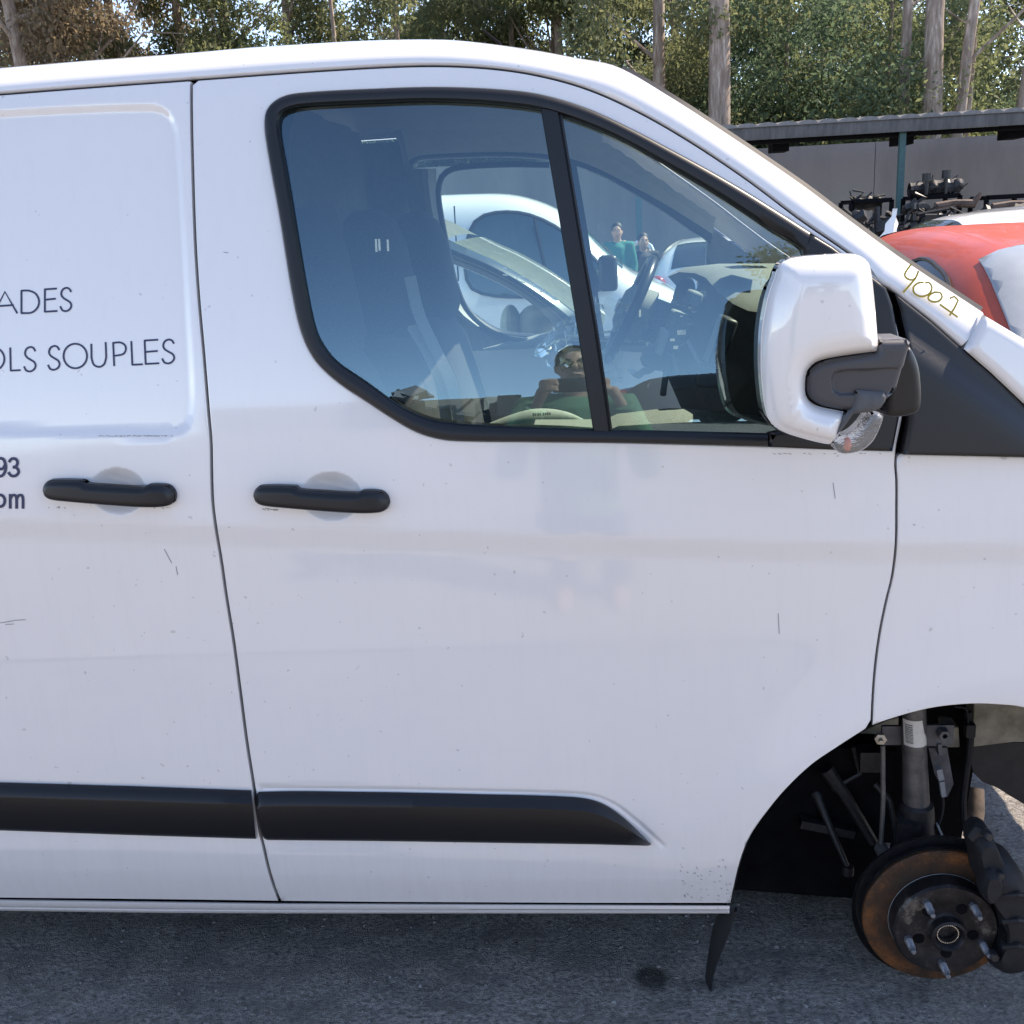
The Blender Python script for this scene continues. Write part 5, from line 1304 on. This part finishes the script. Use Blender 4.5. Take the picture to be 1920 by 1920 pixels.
junk(1592, 1685, 385, 16.6, 'tangle of dark parts under the low rack left of the teal post', 34)
junk(1695, 1800, 372, 16.6, 'dark heap of engine parts under the rack right of the teal post', 40)
junk(1805, 1930, 384, 16.6, 'low dark heap of axles and brackets at the right edge of the wall', 40)
MAT['rustbrown'] = simple('rusty_axle_steel', (.10, .065, .05), .8, var=.5, scale=10)
for (px0, py0, px1, py1, lb) in ((1735, 390, 1825, 382, 'rusty axle beam leaning on the rack with the engines'), (1840, 392, 1935, 384, 'rusty axle beam lying on the right-hand rack')):
    a = atY(px0, py0, 16.8); b_ = atY(px1, py1, 16.8); t = empty('axle_beam', a, lb, 'axle')
    mb = MB(); d = b_-a; mb.tube([Vector((0, 0, -.35)), Vector((.15, 0, -.1)), d*.25, d*.6+Vector((0, 0, .03)), d, d+Vector((.1, 0, .15))], [.03, .06, .08, .06, .07, .03], 9); mb.build('beam', MAT['rustbrown'], t)
    mb = MB(); mb.tube([Vector((0, 0, -.35)), d*.5+Vector((0, .1, -.3)), d+Vector((0, 0, -.2))], .04, 7); mb.build('arm', MAT['rustbrown'], t)
for (px0, pyb, pyt) in ((1737, 352, 325), (1774, 345, 319)):
    a = atY(px0, pyb, 17.3); t_ = atY(px0+1, pyt, 17.3); e_ = empty('shock_absorber', a, 'upright strut sticking out of the %s engine on the rack' % ('left' if px0 < 1750 else 'right'), 'shock absorber')
    MB().tube([Vector((0, 0, -.15)), Vector((0, 0, .0)), t_-a-Vector((0, 0, .12)), t_-a-Vector((0, 0, .12)), t_-a], [.02, .03, .03, .07, .07], 8).build('tube', MAT['blackmetal'], e_)
for (px0, py0, lb) in ((1625, 425, 'white broken bumper standing on end beside the van pillar'),):
    a = atY(1660, 445, 12.0); t = empty('broken_bumper', (a.x, a.y, a.z-.4), lb, 'bumper')
    mb = MB(); rr = []
    for i in range(10):
        z = .7*i/9; w2 = .22*(1-i/9)+.03*(i % 2); rr.append([Vector((-w2+.1*i/9, .02, z)), Vector((0+.1*i/9, -.06, z)), Vector((w2*.8+.1*i/9, .03, z))])
    mb.loft(rr); mb.build('shell', MAT['carwhite'], t, angle=30)

# ================================================================ trees
def leafmat(name, c1, c2, hi):
    m = bpy.data.materials.new(name); m.use_nodes = True; nt = m.node_tree; b = nt.nodes['Principled BSDF']; out = nt.nodes['Material Output']
    v = coords(nt); n1 = noisen(nt, 1.1, 4, .6, v); n2 = noisen(nt, 8, 2, .6, v)
    c = ramp(nt, n1, [(.35, c1), (.65, c2)]); c = mixc(nt, ramp(nt, n2, [(.55, 0), (.75, .7)]), c, hi)
    nt.links.new(c, b.inputs['Base Color']); b.inputs['Roughness'].default_value = .75
    tr = N_(nt, 'ShaderNodeBsdfTranslucent'); nt.links.new(c, tr.inputs[0]); mx = N_(nt, 'ShaderNodeMixShader'); mx.inputs[0].default_value = .55
    nt.links.new(b.outputs[0], mx.inputs[1]); nt.links.new(tr.outputs[0], mx.inputs[2]); nt.links.new(mx.outputs[0], out.inputs[0]); return m
LM = [leafmat('eucalyptus_leaves', (.14, .165, .08), (.22, .235, .125), (.32, .33, .17)),
      leafmat('dark_green_leaves', (.07, .115, .065), (.12, .175, .10), (.22, .28, .16)),
      leafmat('olive_leaves', (.12, .15, .07), (.19, .215, .10), (.32, .33, .17)),
      leafmat('dry_brown_leaves', (.19, .145, .095), (.28, .215, .14), (.21, .23, .11))]
m, nt, b = newmat('eucalyptus_bark'); n1 = noisen(nt, 4, 7, .75, coords(nt, (2.2, 2.2, .35))); n2 = noisen(nt, 1.2, 4, .6, coords(nt, (3, 3, .6)))
c = ramp(nt, n1, [(.35, (.16, .12, .095)), (.52, (.30, .24, .20)), (.66, (.56, .50, .44))]); c = mixc(nt, ramp(nt, n2, [(.5, 0), (.62, .6)]), c, (.16, .10, .07)); nt.links.new(c, b.inputs['Base Color']); b.inputs['Roughness'].default_value = .85; bump(nt, b, n1, .5, .02); MAT['bark'] = m
def leaves(seed, clumps, nleaf, ls, spread=1.0, droop=0):
    """clumps: list of (center, radius)"""
    r = np.random.default_rng(seed); V = []; F = []; k = 0
    for (c, rad) in clumps:
        n = int(nleaf*rad**2)
        d = r.normal(size=(n, 3)); d /= np.linalg.norm(d, axis=1)[:, None]; q = rad*(r.random(n)**.45)
        P = np.array(c)+d*q[:, None]*np.array([1, 1, .8])
        a = r.normal(size=(n, 3)); a[:, 2] -= droop; a /= np.linalg.norm(a, axis=1)[:, None]
        b_ = np.cross(a, r.normal(size=(n, 3))); b_ /= np.linalg.norm(b_, axis=1)[:, None]
        s_ = ls*(.6+.8*r.random(n))
        p0 = P; p1 = P+a*s_[:, None]*.5+b_*s_[:, None]*.22; p2 = P+a*s_[:, None]; p3 = P+a*s_[:, None]*.5-b_*s_[:, None]*.22
        V.append(np.stack([p0, p1, p2, p3], 1).reshape(-1, 3))
    V = np.vstack(V); n = len(V)//4; F = np.arange(n*4).reshape(n, 4)
    me = bpy.data.meshes.new('crown'); me.from_pydata(V.tolist(), [], F.tolist()); return me
def mkclumps(seed, n, box, rr_):
    r = random.Random(seed); return [((r.uniform(-box[0], box[0]), r.uniform(-box[1], box[1]), r.uniform(box[2], box[3])), r.uniform(*rr_)) for _ in range(n)]
def limbs(seed, h, r0, lean=0.0, nb=7, bh=.25):
    r = random.Random(seed); mb = MB(); pts = []; x = y = 0
    for i in range(9):
        pts.append(Vector((x, y, h*i/8))); x += lean*h/8+r.uniform(-.05, .05)*h/14; y += r.uniform(-.05, .05)*h/14
    mb.tube(pts, [r0*(1.12 if i == 0 else 1)*(1-.075*i) for i in range(9)], 12)
    for k in range(nb):
        z = h*r.uniform(bh, .9); i = int(z/h*8); p = pts[i].lerp(pts[min(8, i+1)], z/h*8-i); a = r.uniform(0, 6.28); L = h*r.uniform(.12, .28)
        d = Vector((math.cos(a), math.sin(a)*.6, r.uniform(.3, 1.0))); q = [p, p+d*L*.4, p+d*L*.75+Vector((0, 0, .1*L)), p+d*L+Vector((r.uniform(-.2, .2), 0, r.uniform(-.1, .2)))*L]
        mb.tube(q, [r0*.3, r0*.2, r0*.12, r0*.04], 6)
    return mb
# crowns of tall trees: foliage hanging between 2 m and 12 m
tall = [leaves(100+i, mkclumps(i+40, 40, (2.6, 1.6, 1.5, 11), (.4, 1.0)), 950, .15, droop=.9) for i in range(4)]
bushm = [leaves(200+i, mkclumps(i+60, 30, (1.5, 1.1, .4, 3.4), (.4, .8))+[((0, 0, 2.0), 1.2)], 3200, .062, droop=.2) for i in range(3)]
tr_i = 0
def tree(px0, Y, r0, crown, mi, label, lean=0.0, h=13, sc_=1.0, cdx=0, nb=7, bh=.25, cz=0, group='trees behind the yard wall', bark=None):
    global tr_i
    tr_i += 1
    x = atY(px0, 200, Y).x; t = empty('eucalyptus_tree' if mi in (0, 3) else 'tree', (x, Y, 0), label, 'tree', group)
    limbs(tr_i*7, h, r0, lean, nb, bh).build('trunk', bark or MAT['bark'], t)
    if crown is not None:
        o = bpy.data.objects.new('crown', crown); COL.objects.link(o); o.parent = t; o.location = (cdx, 0, cz); o.rotation_euler.z = tr_i*1.7; o.scale = (sc_, sc_, sc_)
        if not crown.materials: crown.materials.append(None)
        o.material_slots[0].link = 'OBJECT'; o.material_slots[0].material = LM[mi]
    return t
tree(1350, 24.4, .29, None, 0, 'thick pale eucalyptus trunk with peeling bark rising behind the canopy left end', lean=-.005, nb=0, h=15)
tree(1240, 25.5, .18, tall[0], 0, 'grey-brown trunk just left of the thick pale trunk', h=14, cdx=.5, cz=4)
tree(1755, 24.4, .25, None, 0, 'pale forked eucalyptus trunk above the canopy right of the olive bush', lean=-.012, nb=0, h=15)
tree(1772, 24.5, .15, None, 0, 'thin leaning trunk springing beside the pale forked trunk', lean=.09, h=14, nb=1)
tree(1695, 25.2, .15, None, 0, 'dark distant trunk left of the pale forked trunk', nb=3)
tree(1880, 24.8, .14, None, 0, 'slanting dark trunk near the right edge', lean=.10, cz=4)
tree(1815, 25, .09, None, 0, 'slim trunk between the pale forked trunk and the right edge', nb=4, lean=.02)
tree(60, 26, .22, tall[3], 3, 'brown twisted tree at the left edge with dry leaves', lean=-.03, nb=12, bh=.2)
tree(110, 27, .20, tall[0], 3, 'second twisted brown tree near the left edge', lean=.05, nb=12, bh=.2, cz=1)
tree(225, 31, .20, tall[1], 3, 'reddish trunk standing behind the twisted brown trees', nb=8)
tree(640, 30, .09, None, 0, 'thin bare stem against the gap of sky above the van roof', nb=4)
tree(900, 34, .16, tall[2], 0, 'slim trunk behind the middle of the van roof', nb=8)
tree(1040, 33, .14, tall[3], 0, 'slim trunk above the falling end of the van roof', nb=8)
# full crowns filling in between
rt_ = random.Random(9)
def ordn(i): return ['first', 'second', 'third', 'fourth', 'fifth', 'sixth', 'seventh', 'eighth', 'ninth', 'tenth', 'eleventh', 'twelfth', 'thirteenth', 'fourteenth', 'fifteenth', 'sixteenth', 'seventeenth', 'eighteenth', 'nineteenth', 'twentieth'][i % 20] if i < 20 else 'twenty-'+['first', 'second', 'third', 'fourth', 'fifth', 'sixth', 'seventh', 'eighth', 'ninth', 'tenth', 'eleventh', 'twelfth', 'thirteenth', 'fourteenth'][i-20]
for i, px0 in enumerate(range(-350, 2400, 100)):
    if 585 < px0 < 665: continue
    Y = rt_.uniform(29, 42); mi = (3 if px0 < 400 and i % 3 == 0 else rt_.choice([0, 0, 1, 0, 2]))
    tree(px0+rt_.uniform(-15, 15), Y, rt_.uniform(.10, .20), tall[i % 4], mi, ordn(i)+' tree from the left in the wood, '+['with grey-green drooping leaves', 'with dark green leaves', 'with pale olive leaves', 'with dry brown leaves'][mi], sc_=rt_.uniform(.85, 1.15), nb=6, cz=rt_.uniform(-1.2, .6), h=14)
def bush(px0, Y, k, mi, label, s_=1.0):
    x = atY(px0, 200, Y).x; t = empty('bush_tree', (x, Y, 0), label, 'tree')
    limbs(int(px0), 3.2*s_, .10, 0, 9, .15).build('trunk', MAT['bark'], t)
    o = bpy.data.objects.new('crown', bushm[k]); COL.objects.link(o); o.parent = t; o.scale = (s_,)*3; o.rotation_euler.z = px0
    if not bushm[k].materials: bushm[k].materials.append(None)
    o.material_slots[0].link = 'OBJECT'; o.material_slots[0].material = LM[mi]
bush(1475, 28, 0, 1, 'round dark green bushy tree right of the thick pale trunk', 2.1)
bush(1660, 28, 1, 2, 'pale olive bushy tree over the canopy, left of the forked trunk', 2.2)
bush(1840, 28, 2, 1, 'bushy green tree over the right end of the canopy', 1.15)
bush(1420, 29, 2, 1, 'small dark bush close beside the thick pale trunk', 1.3)
bush(1560, 30, 1, 2, 'olive bush between the two larger bushy trees', 1.25)
for i, px0 in enumerate((-60, 150, 300, 420, 520, 700, 780, 860, 960, 1060, 1130, 1200, 1290)):
    bush(px0, 29+(i % 3)*1.5, i % 3, (3, 0, 1, 0, 1, 0, 1, 1, 0, 1, 0, 2, 0)[i], 'undergrowth bush number'.replace(' number', '')+' behind the wall '+['far left above the roof', 'left above the roof beside the twisted trees', 'over the left roof quarter', 'left of the sky gap', 'next left of the sky gap', 'next right of the sky gap', 'over the rear window corner', 'over the highest point of the roof', 'behind the roof aerial', 'over the falling end of the roof', 'over the top of the windscreen', 'left of the grey-brown trunk', 'just left of the thick pale trunk'][i], 1.6)
# far wood as one mass
fwm = leaves(900, mkclumps(77, 120, (48, 3, 0, 9), (1.2, 2.4)), 160, .35); fo = link('far_wood', fwm, None, LM[0]); fo.location = (0, 52, 0); tag(fo, 'far dark wood closing the view behind the trees', 'wood', kind='stuff')

# roof aerial
ae = MB(); a = atY(906, 56, 2.8); b_ = atY(938, 82, 2.75); ae.tube([b_+Vector((0, 0, -.02)), b_, a], [.010, .004, .0025], 6)
o = ae.build('roof_aerial', MAT['gap'], van); o.matrix_parent_inverse = Matrix.Translation(-base)

# ================================================================ people
def person(name, label, loc, rz, pose, shirt, trousers, skin, hair, vox=.02, glasses=False, hcol=None):
    """pose: dict of joints in local metres (x right, y forward, z up)"""
    t = empty(name, loc, label, 'person', None, rz)
    J = pose
    def rem(o, v):
        m_ = o.modifiers.new('remesh', 'REMESH'); m_.mode = 'VOXEL'; m_.voxel_size = v; m_.use_smooth_shade = True
        s_ = o.modifiers.new('smooth', 'SMOOTH'); s_.iterations = 3; s_.factor = .5
    # body
    mb = MB(); hd = J['head']
    mb.ball(hd, (.074, .092, .112), 20, 14); mb.ball(hd+Vector((0, .030, -.055)), (.056, .062, .062), 14, 10)
    mb.tube([hd+Vector((0, .098, .012)), hd+Vector((0, .112, -.022)), hd+Vector((0, .104, -.034))], [.010, .015, .014], 8)
    for s_ in (-1, 1):
        mb.ball(hd+Vector((s_*.076, -.005, -.01)), (.012, .022, .032), 8, 6)
        mb.ball(hd+Vector((s_*.032, .080, .022)), (.026, .012, .010), 8, 6)
        mb.ball(hd+Vector((s_*.038, .072, -.022)), (.022, .018, .020), 8, 6)
    mb.ball(hd+Vector((0, .090, -.060)), (.028, .010, .010), 8, 6)
    mb.tube([hd+Vector((0, -.01, -.08)), J['neck']], [.052, .058], 12)
    mb.tube([J['neck'], J['neck'].lerp(J['chest'], .4), J['chest'], J['waist'], J['hip']], [.055, .10, .13, .12, .13], 14)
    for s_, k in ((-1, 'L'), (1, 'R')):
        sh, el, wr = J['sh'+k], J['el'+k], J['wr'+k]
        mb.tube([J['neck'].lerp(sh, .4), sh, sh.lerp(el, .5), el, el.lerp(wr, .4), wr], [.06, .055, .045, .037, .036, .024], 10)
        hp = J['hip']+Vector((s_*.09, 0, -.03)); kn = hp.lerp(Vector((s_*.11, 0, .08)), .5)+Vector((0, .02, 0)); an = Vector((s_*.11, -.01, .09))
        mb.tube([hp, kn, an, Vector((s_*.11, .02, .04))], [.085, .055, .036, .036], 10); mb.tube([Vector((s_*.11, -.03, .04)), Vector((s_*.12, .10, .03)), Vector((s_*.12, .16, .025))], [.036, .034, .02], 8)
        if 'hand'+k in J:
            pc, fdir, nd, fingers, thumb = J['hand'+k]
            mb.tube([wr, wr.lerp(pc, .5), pc, pc+fdir*.035], [.020, .023, .025, .020], 10)
            for f in fingers: mb.tube(f, [.0095, .009, .0085, .0075][:len(f)], 8)
            mb.tube(thumb, [.012, .011, .009], 8)
        else:
            d = (wr-el).normalized(); mb.tube([wr, wr+d*.05, wr+d*.09], [.026, .034, .028], 8)
            for q in (-1.5, -.5, .5, 1.5): mb.tube([wr+d*.08+Vector((0, q*.018, 0)), wr+d*.125+Vector((0, q*.02, 0)), wr+d*.16+Vector((0, q*.019, 0))], [.009, .0085, .007], 6)
            mb.tube([wr+d*.03+Vector((0, .03, 0)), wr+d*.07+Vector((0, .055, 0)), wr+d*.10+Vector((0, .055, 0))], [.011, .010, .008], 6)
    o = mb.build('body', skin, t); rem(o, vox)
    mb = MB()
    mb.tube([J['neck']+Vector((0, 0, .0)), J['neck'].lerp(J['chest'], .35), J['chest'], J['waist'], J['hip']+Vector((0, 0, .02)), J['hip']+Vector((0, 0, -.06))], [.085, .145, .165, .155, .155, .15], 16)
    for k in 'LR':
        sh, el, wr = J['sh'+k], J['el'+k], J['wr'+k]
        mb.tube([J['neck'].lerp(sh, .25)+Vector((0, 0, -.03)), sh, sh.lerp(el, .5), el, el.lerp(wr, .5), el.lerp(wr, 1.02 if 'hand'+k in J else .25)], [.075, .080, .066, .060, .054, .046 if 'hand'+k in J else .05], 12)
    o = mb.build('sweater' if 'handL' in J else 'shirt', shirt, t); rem(o, vox)
    mb = MB(); mb.tube([J['hip']+Vector((0, 0, .03)), J['hip']+Vector((0, 0, -.06))], [.145, .145], 14)
    for s_ in (-1, 1):
        hp = J['hip']+Vector((s_*.09, 0, -.03)); mb.tube([hp, hp.lerp(Vector((s_*.11, 0, .08)), .5)+Vector((0, .02, 0)), Vector((s_*.11, -.01, .07))], [.098, .075, .062], 12)
    o = mb.build('trousers', trousers, t); rem(o, vox)
    mb = MB(); mb.ball(hd+Vector((0, -.018, .035)), (.084, .092, .098), 18, 12)
    for s_ in (-1, 1): mb.ball(hd+Vector((s_*.066, .0, .02)), (.016, .035, .045), 8, 6)
    o = mb.build('hair', hair, t); rem(o, vox*.8)
    me = MB()
    for s_ in (-1, 1): me.ball(hd+Vector((s_*.032, .078, .006)), (.013, .010, .010), 10, 8)
    me.build('eyes', EYE, t)
    mb = MB()
    for s_ in (-1, 1): mb.tube([hd+Vector((s_*.012, .094, .024)), hd+Vector((s_*.032, .094, .031)), hd+Vector((s_*.052, .082, .026))], .0045, 6)
    mb.build('eyebrows', hair, t)
    mb = MB(); mb.tube([hd+Vector((-.024, .092, -.062)), hd+Vector((0, .100, -.060)), hd+Vector((.024, .092, -.062))], .0042, 6); mb.build('lips', LIP, t)
    if glasses:
        mb = MB()
        for s_ in (-1, 1):
            c = hd+Vector((s_*.034, .104, .004)); mb.tube([c+Vector((.027*math.cos(a), -.003*abs(math.cos(a)), .019*math.sin(a))) for a in np.linspace(0, 2*math.pi, 21)], .0018, 6, cap=False)
            mb.tube([c+Vector((s_*.027, 0, .006)), hd+Vector((s_*.078, .01, .006))], .0018, 6)
        mb.tube([hd+Vector((-.008, .106, .006)), hd+Vector((.008, .106, .006))], .0018, 6); g_ = mb.build('glasses', MAT['gap'], t)
        mb = MB()
        for s_ in (-1, 1):
            c = hd+Vector((s_*.034, .103, .004)); n0 = len(mb.v); mb.v.append(tuple(c))
            for a in np.linspace(0, 2*math.pi, 21)[:-1]: mb.v.append(tuple(c+Vector((.026*math.cos(a), -.003*abs(math.cos(a)), .018*math.sin(a)))))
            for k in range(20): mb.f.append((n0, n0+1+k, n0+1+(k+1) % 20))
        mb.build('spectacle_lens', MAT['glass2'], g_)
    return t
EYE = simple('eye', (.03, .02, .015), .1); LIP = simple('lips', (.30, .12, .10), .5)
SKIN = simple('tanned_skin', (.50, .28, .19), .5, var=.08, scale=40); HAIR = simple('dark_hair', (.015, .012, .010), .6)
V3 = Vector
# the photographer, facing +Y, holding the phone in front of his face
lx = -.035
pf = dict(head=V3((0, 0, 1.765)), neck=V3((0, -.03, 1.585)), chest=V3((0, -.04, 1.40)), waist=V3((0, -.02, 1.12)), hip=V3((0, -.02, .96)),
          shL=V3((-.19, -.03, 1.53)), elL=V3((-.27, .10, 1.27)), wrL=V3((-.155, .26, 1.50)), shR=V3((.19, -.03, 1.53)), elR=V3((.27, .10, 1.27)), wrR=V3((.175, .26, 1.50)))
PY = .29
def fing(s_, edge, zs):
    out = []
    for i, z in enumerate(zs):
        out.append([V3((s_*(edge+.055), PY-.015, z-.01)), V3((s_*(edge+.040), PY+.012, z)), V3((s_*(edge+.010), PY+.019, z+.002)), V3((s_*(edge-.018-.004*(i % 2)), PY+.018, z-.003))])
    return out
zc = 1.615
pf['handL'] = (V3((-.135, .275, 1.565)), V3((.15, .1, .8)).normalized(), None, fing(-1, .082, (zc+.030, zc+.011, zc-.009, zc-.027)), [V3((-.125, .265, 1.56)), V3((-.105, PY-.022, zc-.03)), V3((-.080, PY-.020, zc-.012))])
pf['handR'] = (V3((.145, .275, 1.565)), V3((-.15, .1, .8)).normalized(), None, fing(1, .072, (zc+.028, zc+.010, zc-.010, zc-.028)), [V3((.135, .265, 1.56)), V3((.108, PY-.022, zc-.03)), V3((.082, PY-.020, zc-.012))])
GREEN = simple('green_sweater_knit', (.09, .20, .10), .9, var=.2, scale=60, bumps=.4)
person('person', 'photographer in a dark green sweater and glasses holding a phone, mirrored in the van window', (lx, -.31, 0), 0, pf, GREEN, simple('blue_jeans', (.03, .045, .09), .9), SKIN, HAIR, vox=.008, glasses=True)
ph = empty('phone', (lx-.005, -.022, zc), 'black phone held level in front of the photographer face', 'phone')
mb = MB(); mb.box((0, 0, 0), (.162, .008, .076)); mb.build('phone_body', simple('black_phone', (.006, .006, .008), .08, coat=.6), ph, bevel=.004)
mb = MB(); mb.box((0, 0, 0), (.164, .0045, .0775)); mb.build('phone_frame', MAT['chrome'], ph, bevel=.002)
mb = MB()
for z in (.022, .002): mb.lathe((.04, .004, z), (0, 1, 0), [(0, .0015), (.006, .002), (.007, 0)], 16)
mb.build('lens', MAT['chrome'], ph)
# two people beyond the white van
def standing(): return dict(head=V3((0, 0, 1.60)), neck=V3((0, -.02, 1.45)), chest=V3((0, -.02, 1.27)), waist=V3((0, 0, 1.05)), hip=V3((0, 0, .90)), shL=V3((-.18, -.02, 1.40)), elL=V3((-.23, -.02, 1.12)), wrL=V3((-.22, .08, .88)), shR=V3((.18, -.02, 1.40)), elR=V3((.23, -.02, 1.12)), wrR=V3((.22, .08, .88)))
xa = atY(1157, 440, 15).x; xb = atY(1206, 450, 15.6).x
person('person', 'bearded man in a bright teal shirt standing beyond the white panel van', (xa, 15, atY(1157, 419, 15).z-1.71), R(175), standing(), simple('teal_shirt', (.012, .17, .14), .8), simple('grey_trousers', (.06, .06, .07), .9), SKIN, HAIR, vox=.018)
person('person', 'person in dark clothes standing to the right of the man in teal', (xb, 15.6, atY(1206, 438, 15.6).z-1.71), R(190), standing(), simple('charcoal_shirt', (.02, .02, .025), .8), simple('black_trousers', (.02, .02, .022), .9), SKIN, HAIR, vox=.018)

# ================================================================ what the window mirrors: the yard behind the photographer
def refl(px, py, Y):
    h = hitS(px, py); e = 1e-3
    n = Vector((float(S(h.x+e, h.z)-S(h.x-e, h.z))/(2*e), -1, float(S(h.x, h.z+e)-S(h.x, h.z-e))/(2*e))).normalized()
    d = (h-CAM).normalized(); r = d-2*d.dot(n)*n; return h+r*((Y-h.y)/r.y)
YBk = -20
a = refl(700, 740, YBk); b_ = refl(922, 746, YBk); c_ = refl(905, 800, YBk)
hw_ = empty('storage_building', ((a.x+b_.x)/2-2, YBk, gz(0, YBk)), 'low beige concrete building with a pale corner, mirrored in the lower left of the window', 'building')
H_ = b_.z-gz(0, YBk)
mb = MB(); mb.box((0-.1, -3, H_/2), (b_.x-a.x+4, 6, H_)); mb.build('wall', simple('beige_concrete', (.36, .30, .25), .9, var=.1, scale=3), hw_, smooth=False)
mb = MB(); mb.box(((b_.x-a.x+4)/2-.02, -.05, H_/2), (.32, .3, H_+.03)); mb.build('corner_post', simple('pale_concrete', (.62, .56, .46), .9), hw_, smooth=False)
mb = MB(); mb.box((.5, .02, .5), (1.2, .06, 1.6)); mb.build('door', MAT['gap'], hw_, smooth=False)
rg = random.Random(4)
def scrapheap(px0, px1, pyt, Y, label, light=False):
    a = refl(px0, pyt, Y); b_ = refl(px1, pyt, Y); z0 = gz(0, Y); t = empty('scrap_pile', ((a.x+b_.x)/2, Y, z0), label, 'scrap'); W_ = abs(b_.x-a.x); H_ = max(.6, (a.z+b_.z)/2-z0)
    for nm, mt, n in (('panels', MAT['blackmetal'], 16), ('pale_panels', MAT['greycar'], 5 if light else 1), ('rods', MAT['blackmetal'], 12)):
        mb = MB()
        for k in range(n):
            c = Vector((rg.uniform(-.5, .5)*W_, rg.uniform(-.4, .4), rg.uniform(.1, .9)*H_))
            if nm == 'rods': mb.tube([c, c+Vector((rg.uniform(-.4, .4), 0, rg.uniform(-.2, .5)))], .04, 6)
            else: mb.box(c, (rg.uniform(.2, .7), rg.uniform(.1, .6), rg.uniform(.05, .4)), Matrix.Rotation(rg.uniform(0, 3), 3, 'X') @ Matrix.Rotation(rg.uniform(0, 3), 3, 'Z'))
        mb.build(nm, mt, t, smooth=False)
    return t
scrapheap(690, 775, 735, -15.5, 'heap of black and white wrecked car parts mirrored at the lower left of the window', True)
scrapheap(775, 875, 768, -15.5, 'low heap of dark car parts mirrored in front of the beige building')
scrapheap(935, 962, 757, -15, 'small dark scrap stack mirrored left of the photographer')
p_ = refl(1260, 800, -19); zz = gz(0, -19)
vehicle('silver_coupe', 'silver car with a red tail light mirrored right of the photographer', 'car', (p_.x-.2, -19, zz), R(0), MAT['greycar'], prof=[(-2.05, .5), (-2.0, .95), (-1.3, 1.02), (-.9, 1.25), (-.2, 1.38), (.4, 1.3), (1.0, .98), (1.8, .82), (2.05, .5)], side=[[(-.9, 1.0), (-.6, 1.22), (.2, 1.28), (.75, .98)]], wsx=(.45, 1.0, .5, .6))
p_ = refl(1310, 760, -16)
vehicle('black_wreck', 'black stripped car wreck mirrored in front of the silver car', 'car', (p_.x+.6, -15.6, gz(0, -15.6)), R(15), MAT['blackmetal'], prof=[(x, z*.95) for x, z in HB], side=SIDEW)
p_ = refl(1395, 745, -21)
vehicle('silver_estate', 'silver car roof mirrored below the dark tree at the right of the window', 'car', (p_.x+.8, -22, gz(0, -22)+.1), R(180), MAT['greycar'], prof=[(x, z*1.1) for x, z in HB], side=SIDEW, wsx=(.22, .98, .5, .66))
# big tree mirrored at the right
p_ = refl(1412, 690, -17)
t = empty('cypress_tree', (p_.x+1.15, -17, gz(0, -17)), 'dense dark cypress mirrored at the right end of the window', 'tree')
limbs(991, 6, .2, 0, 8, .1).build('trunk', MAT['bark'], t)
cy = leaves(555, [((random.Random(k).uniform(-.7, .7), random.Random(k+50).uniform(-.6, .6), .5+k*.17), .95-.01*k) for k in range(34)], 500, .16); o = link('crown', cy, t, LM[1])
bpy.context.view_layer.update()
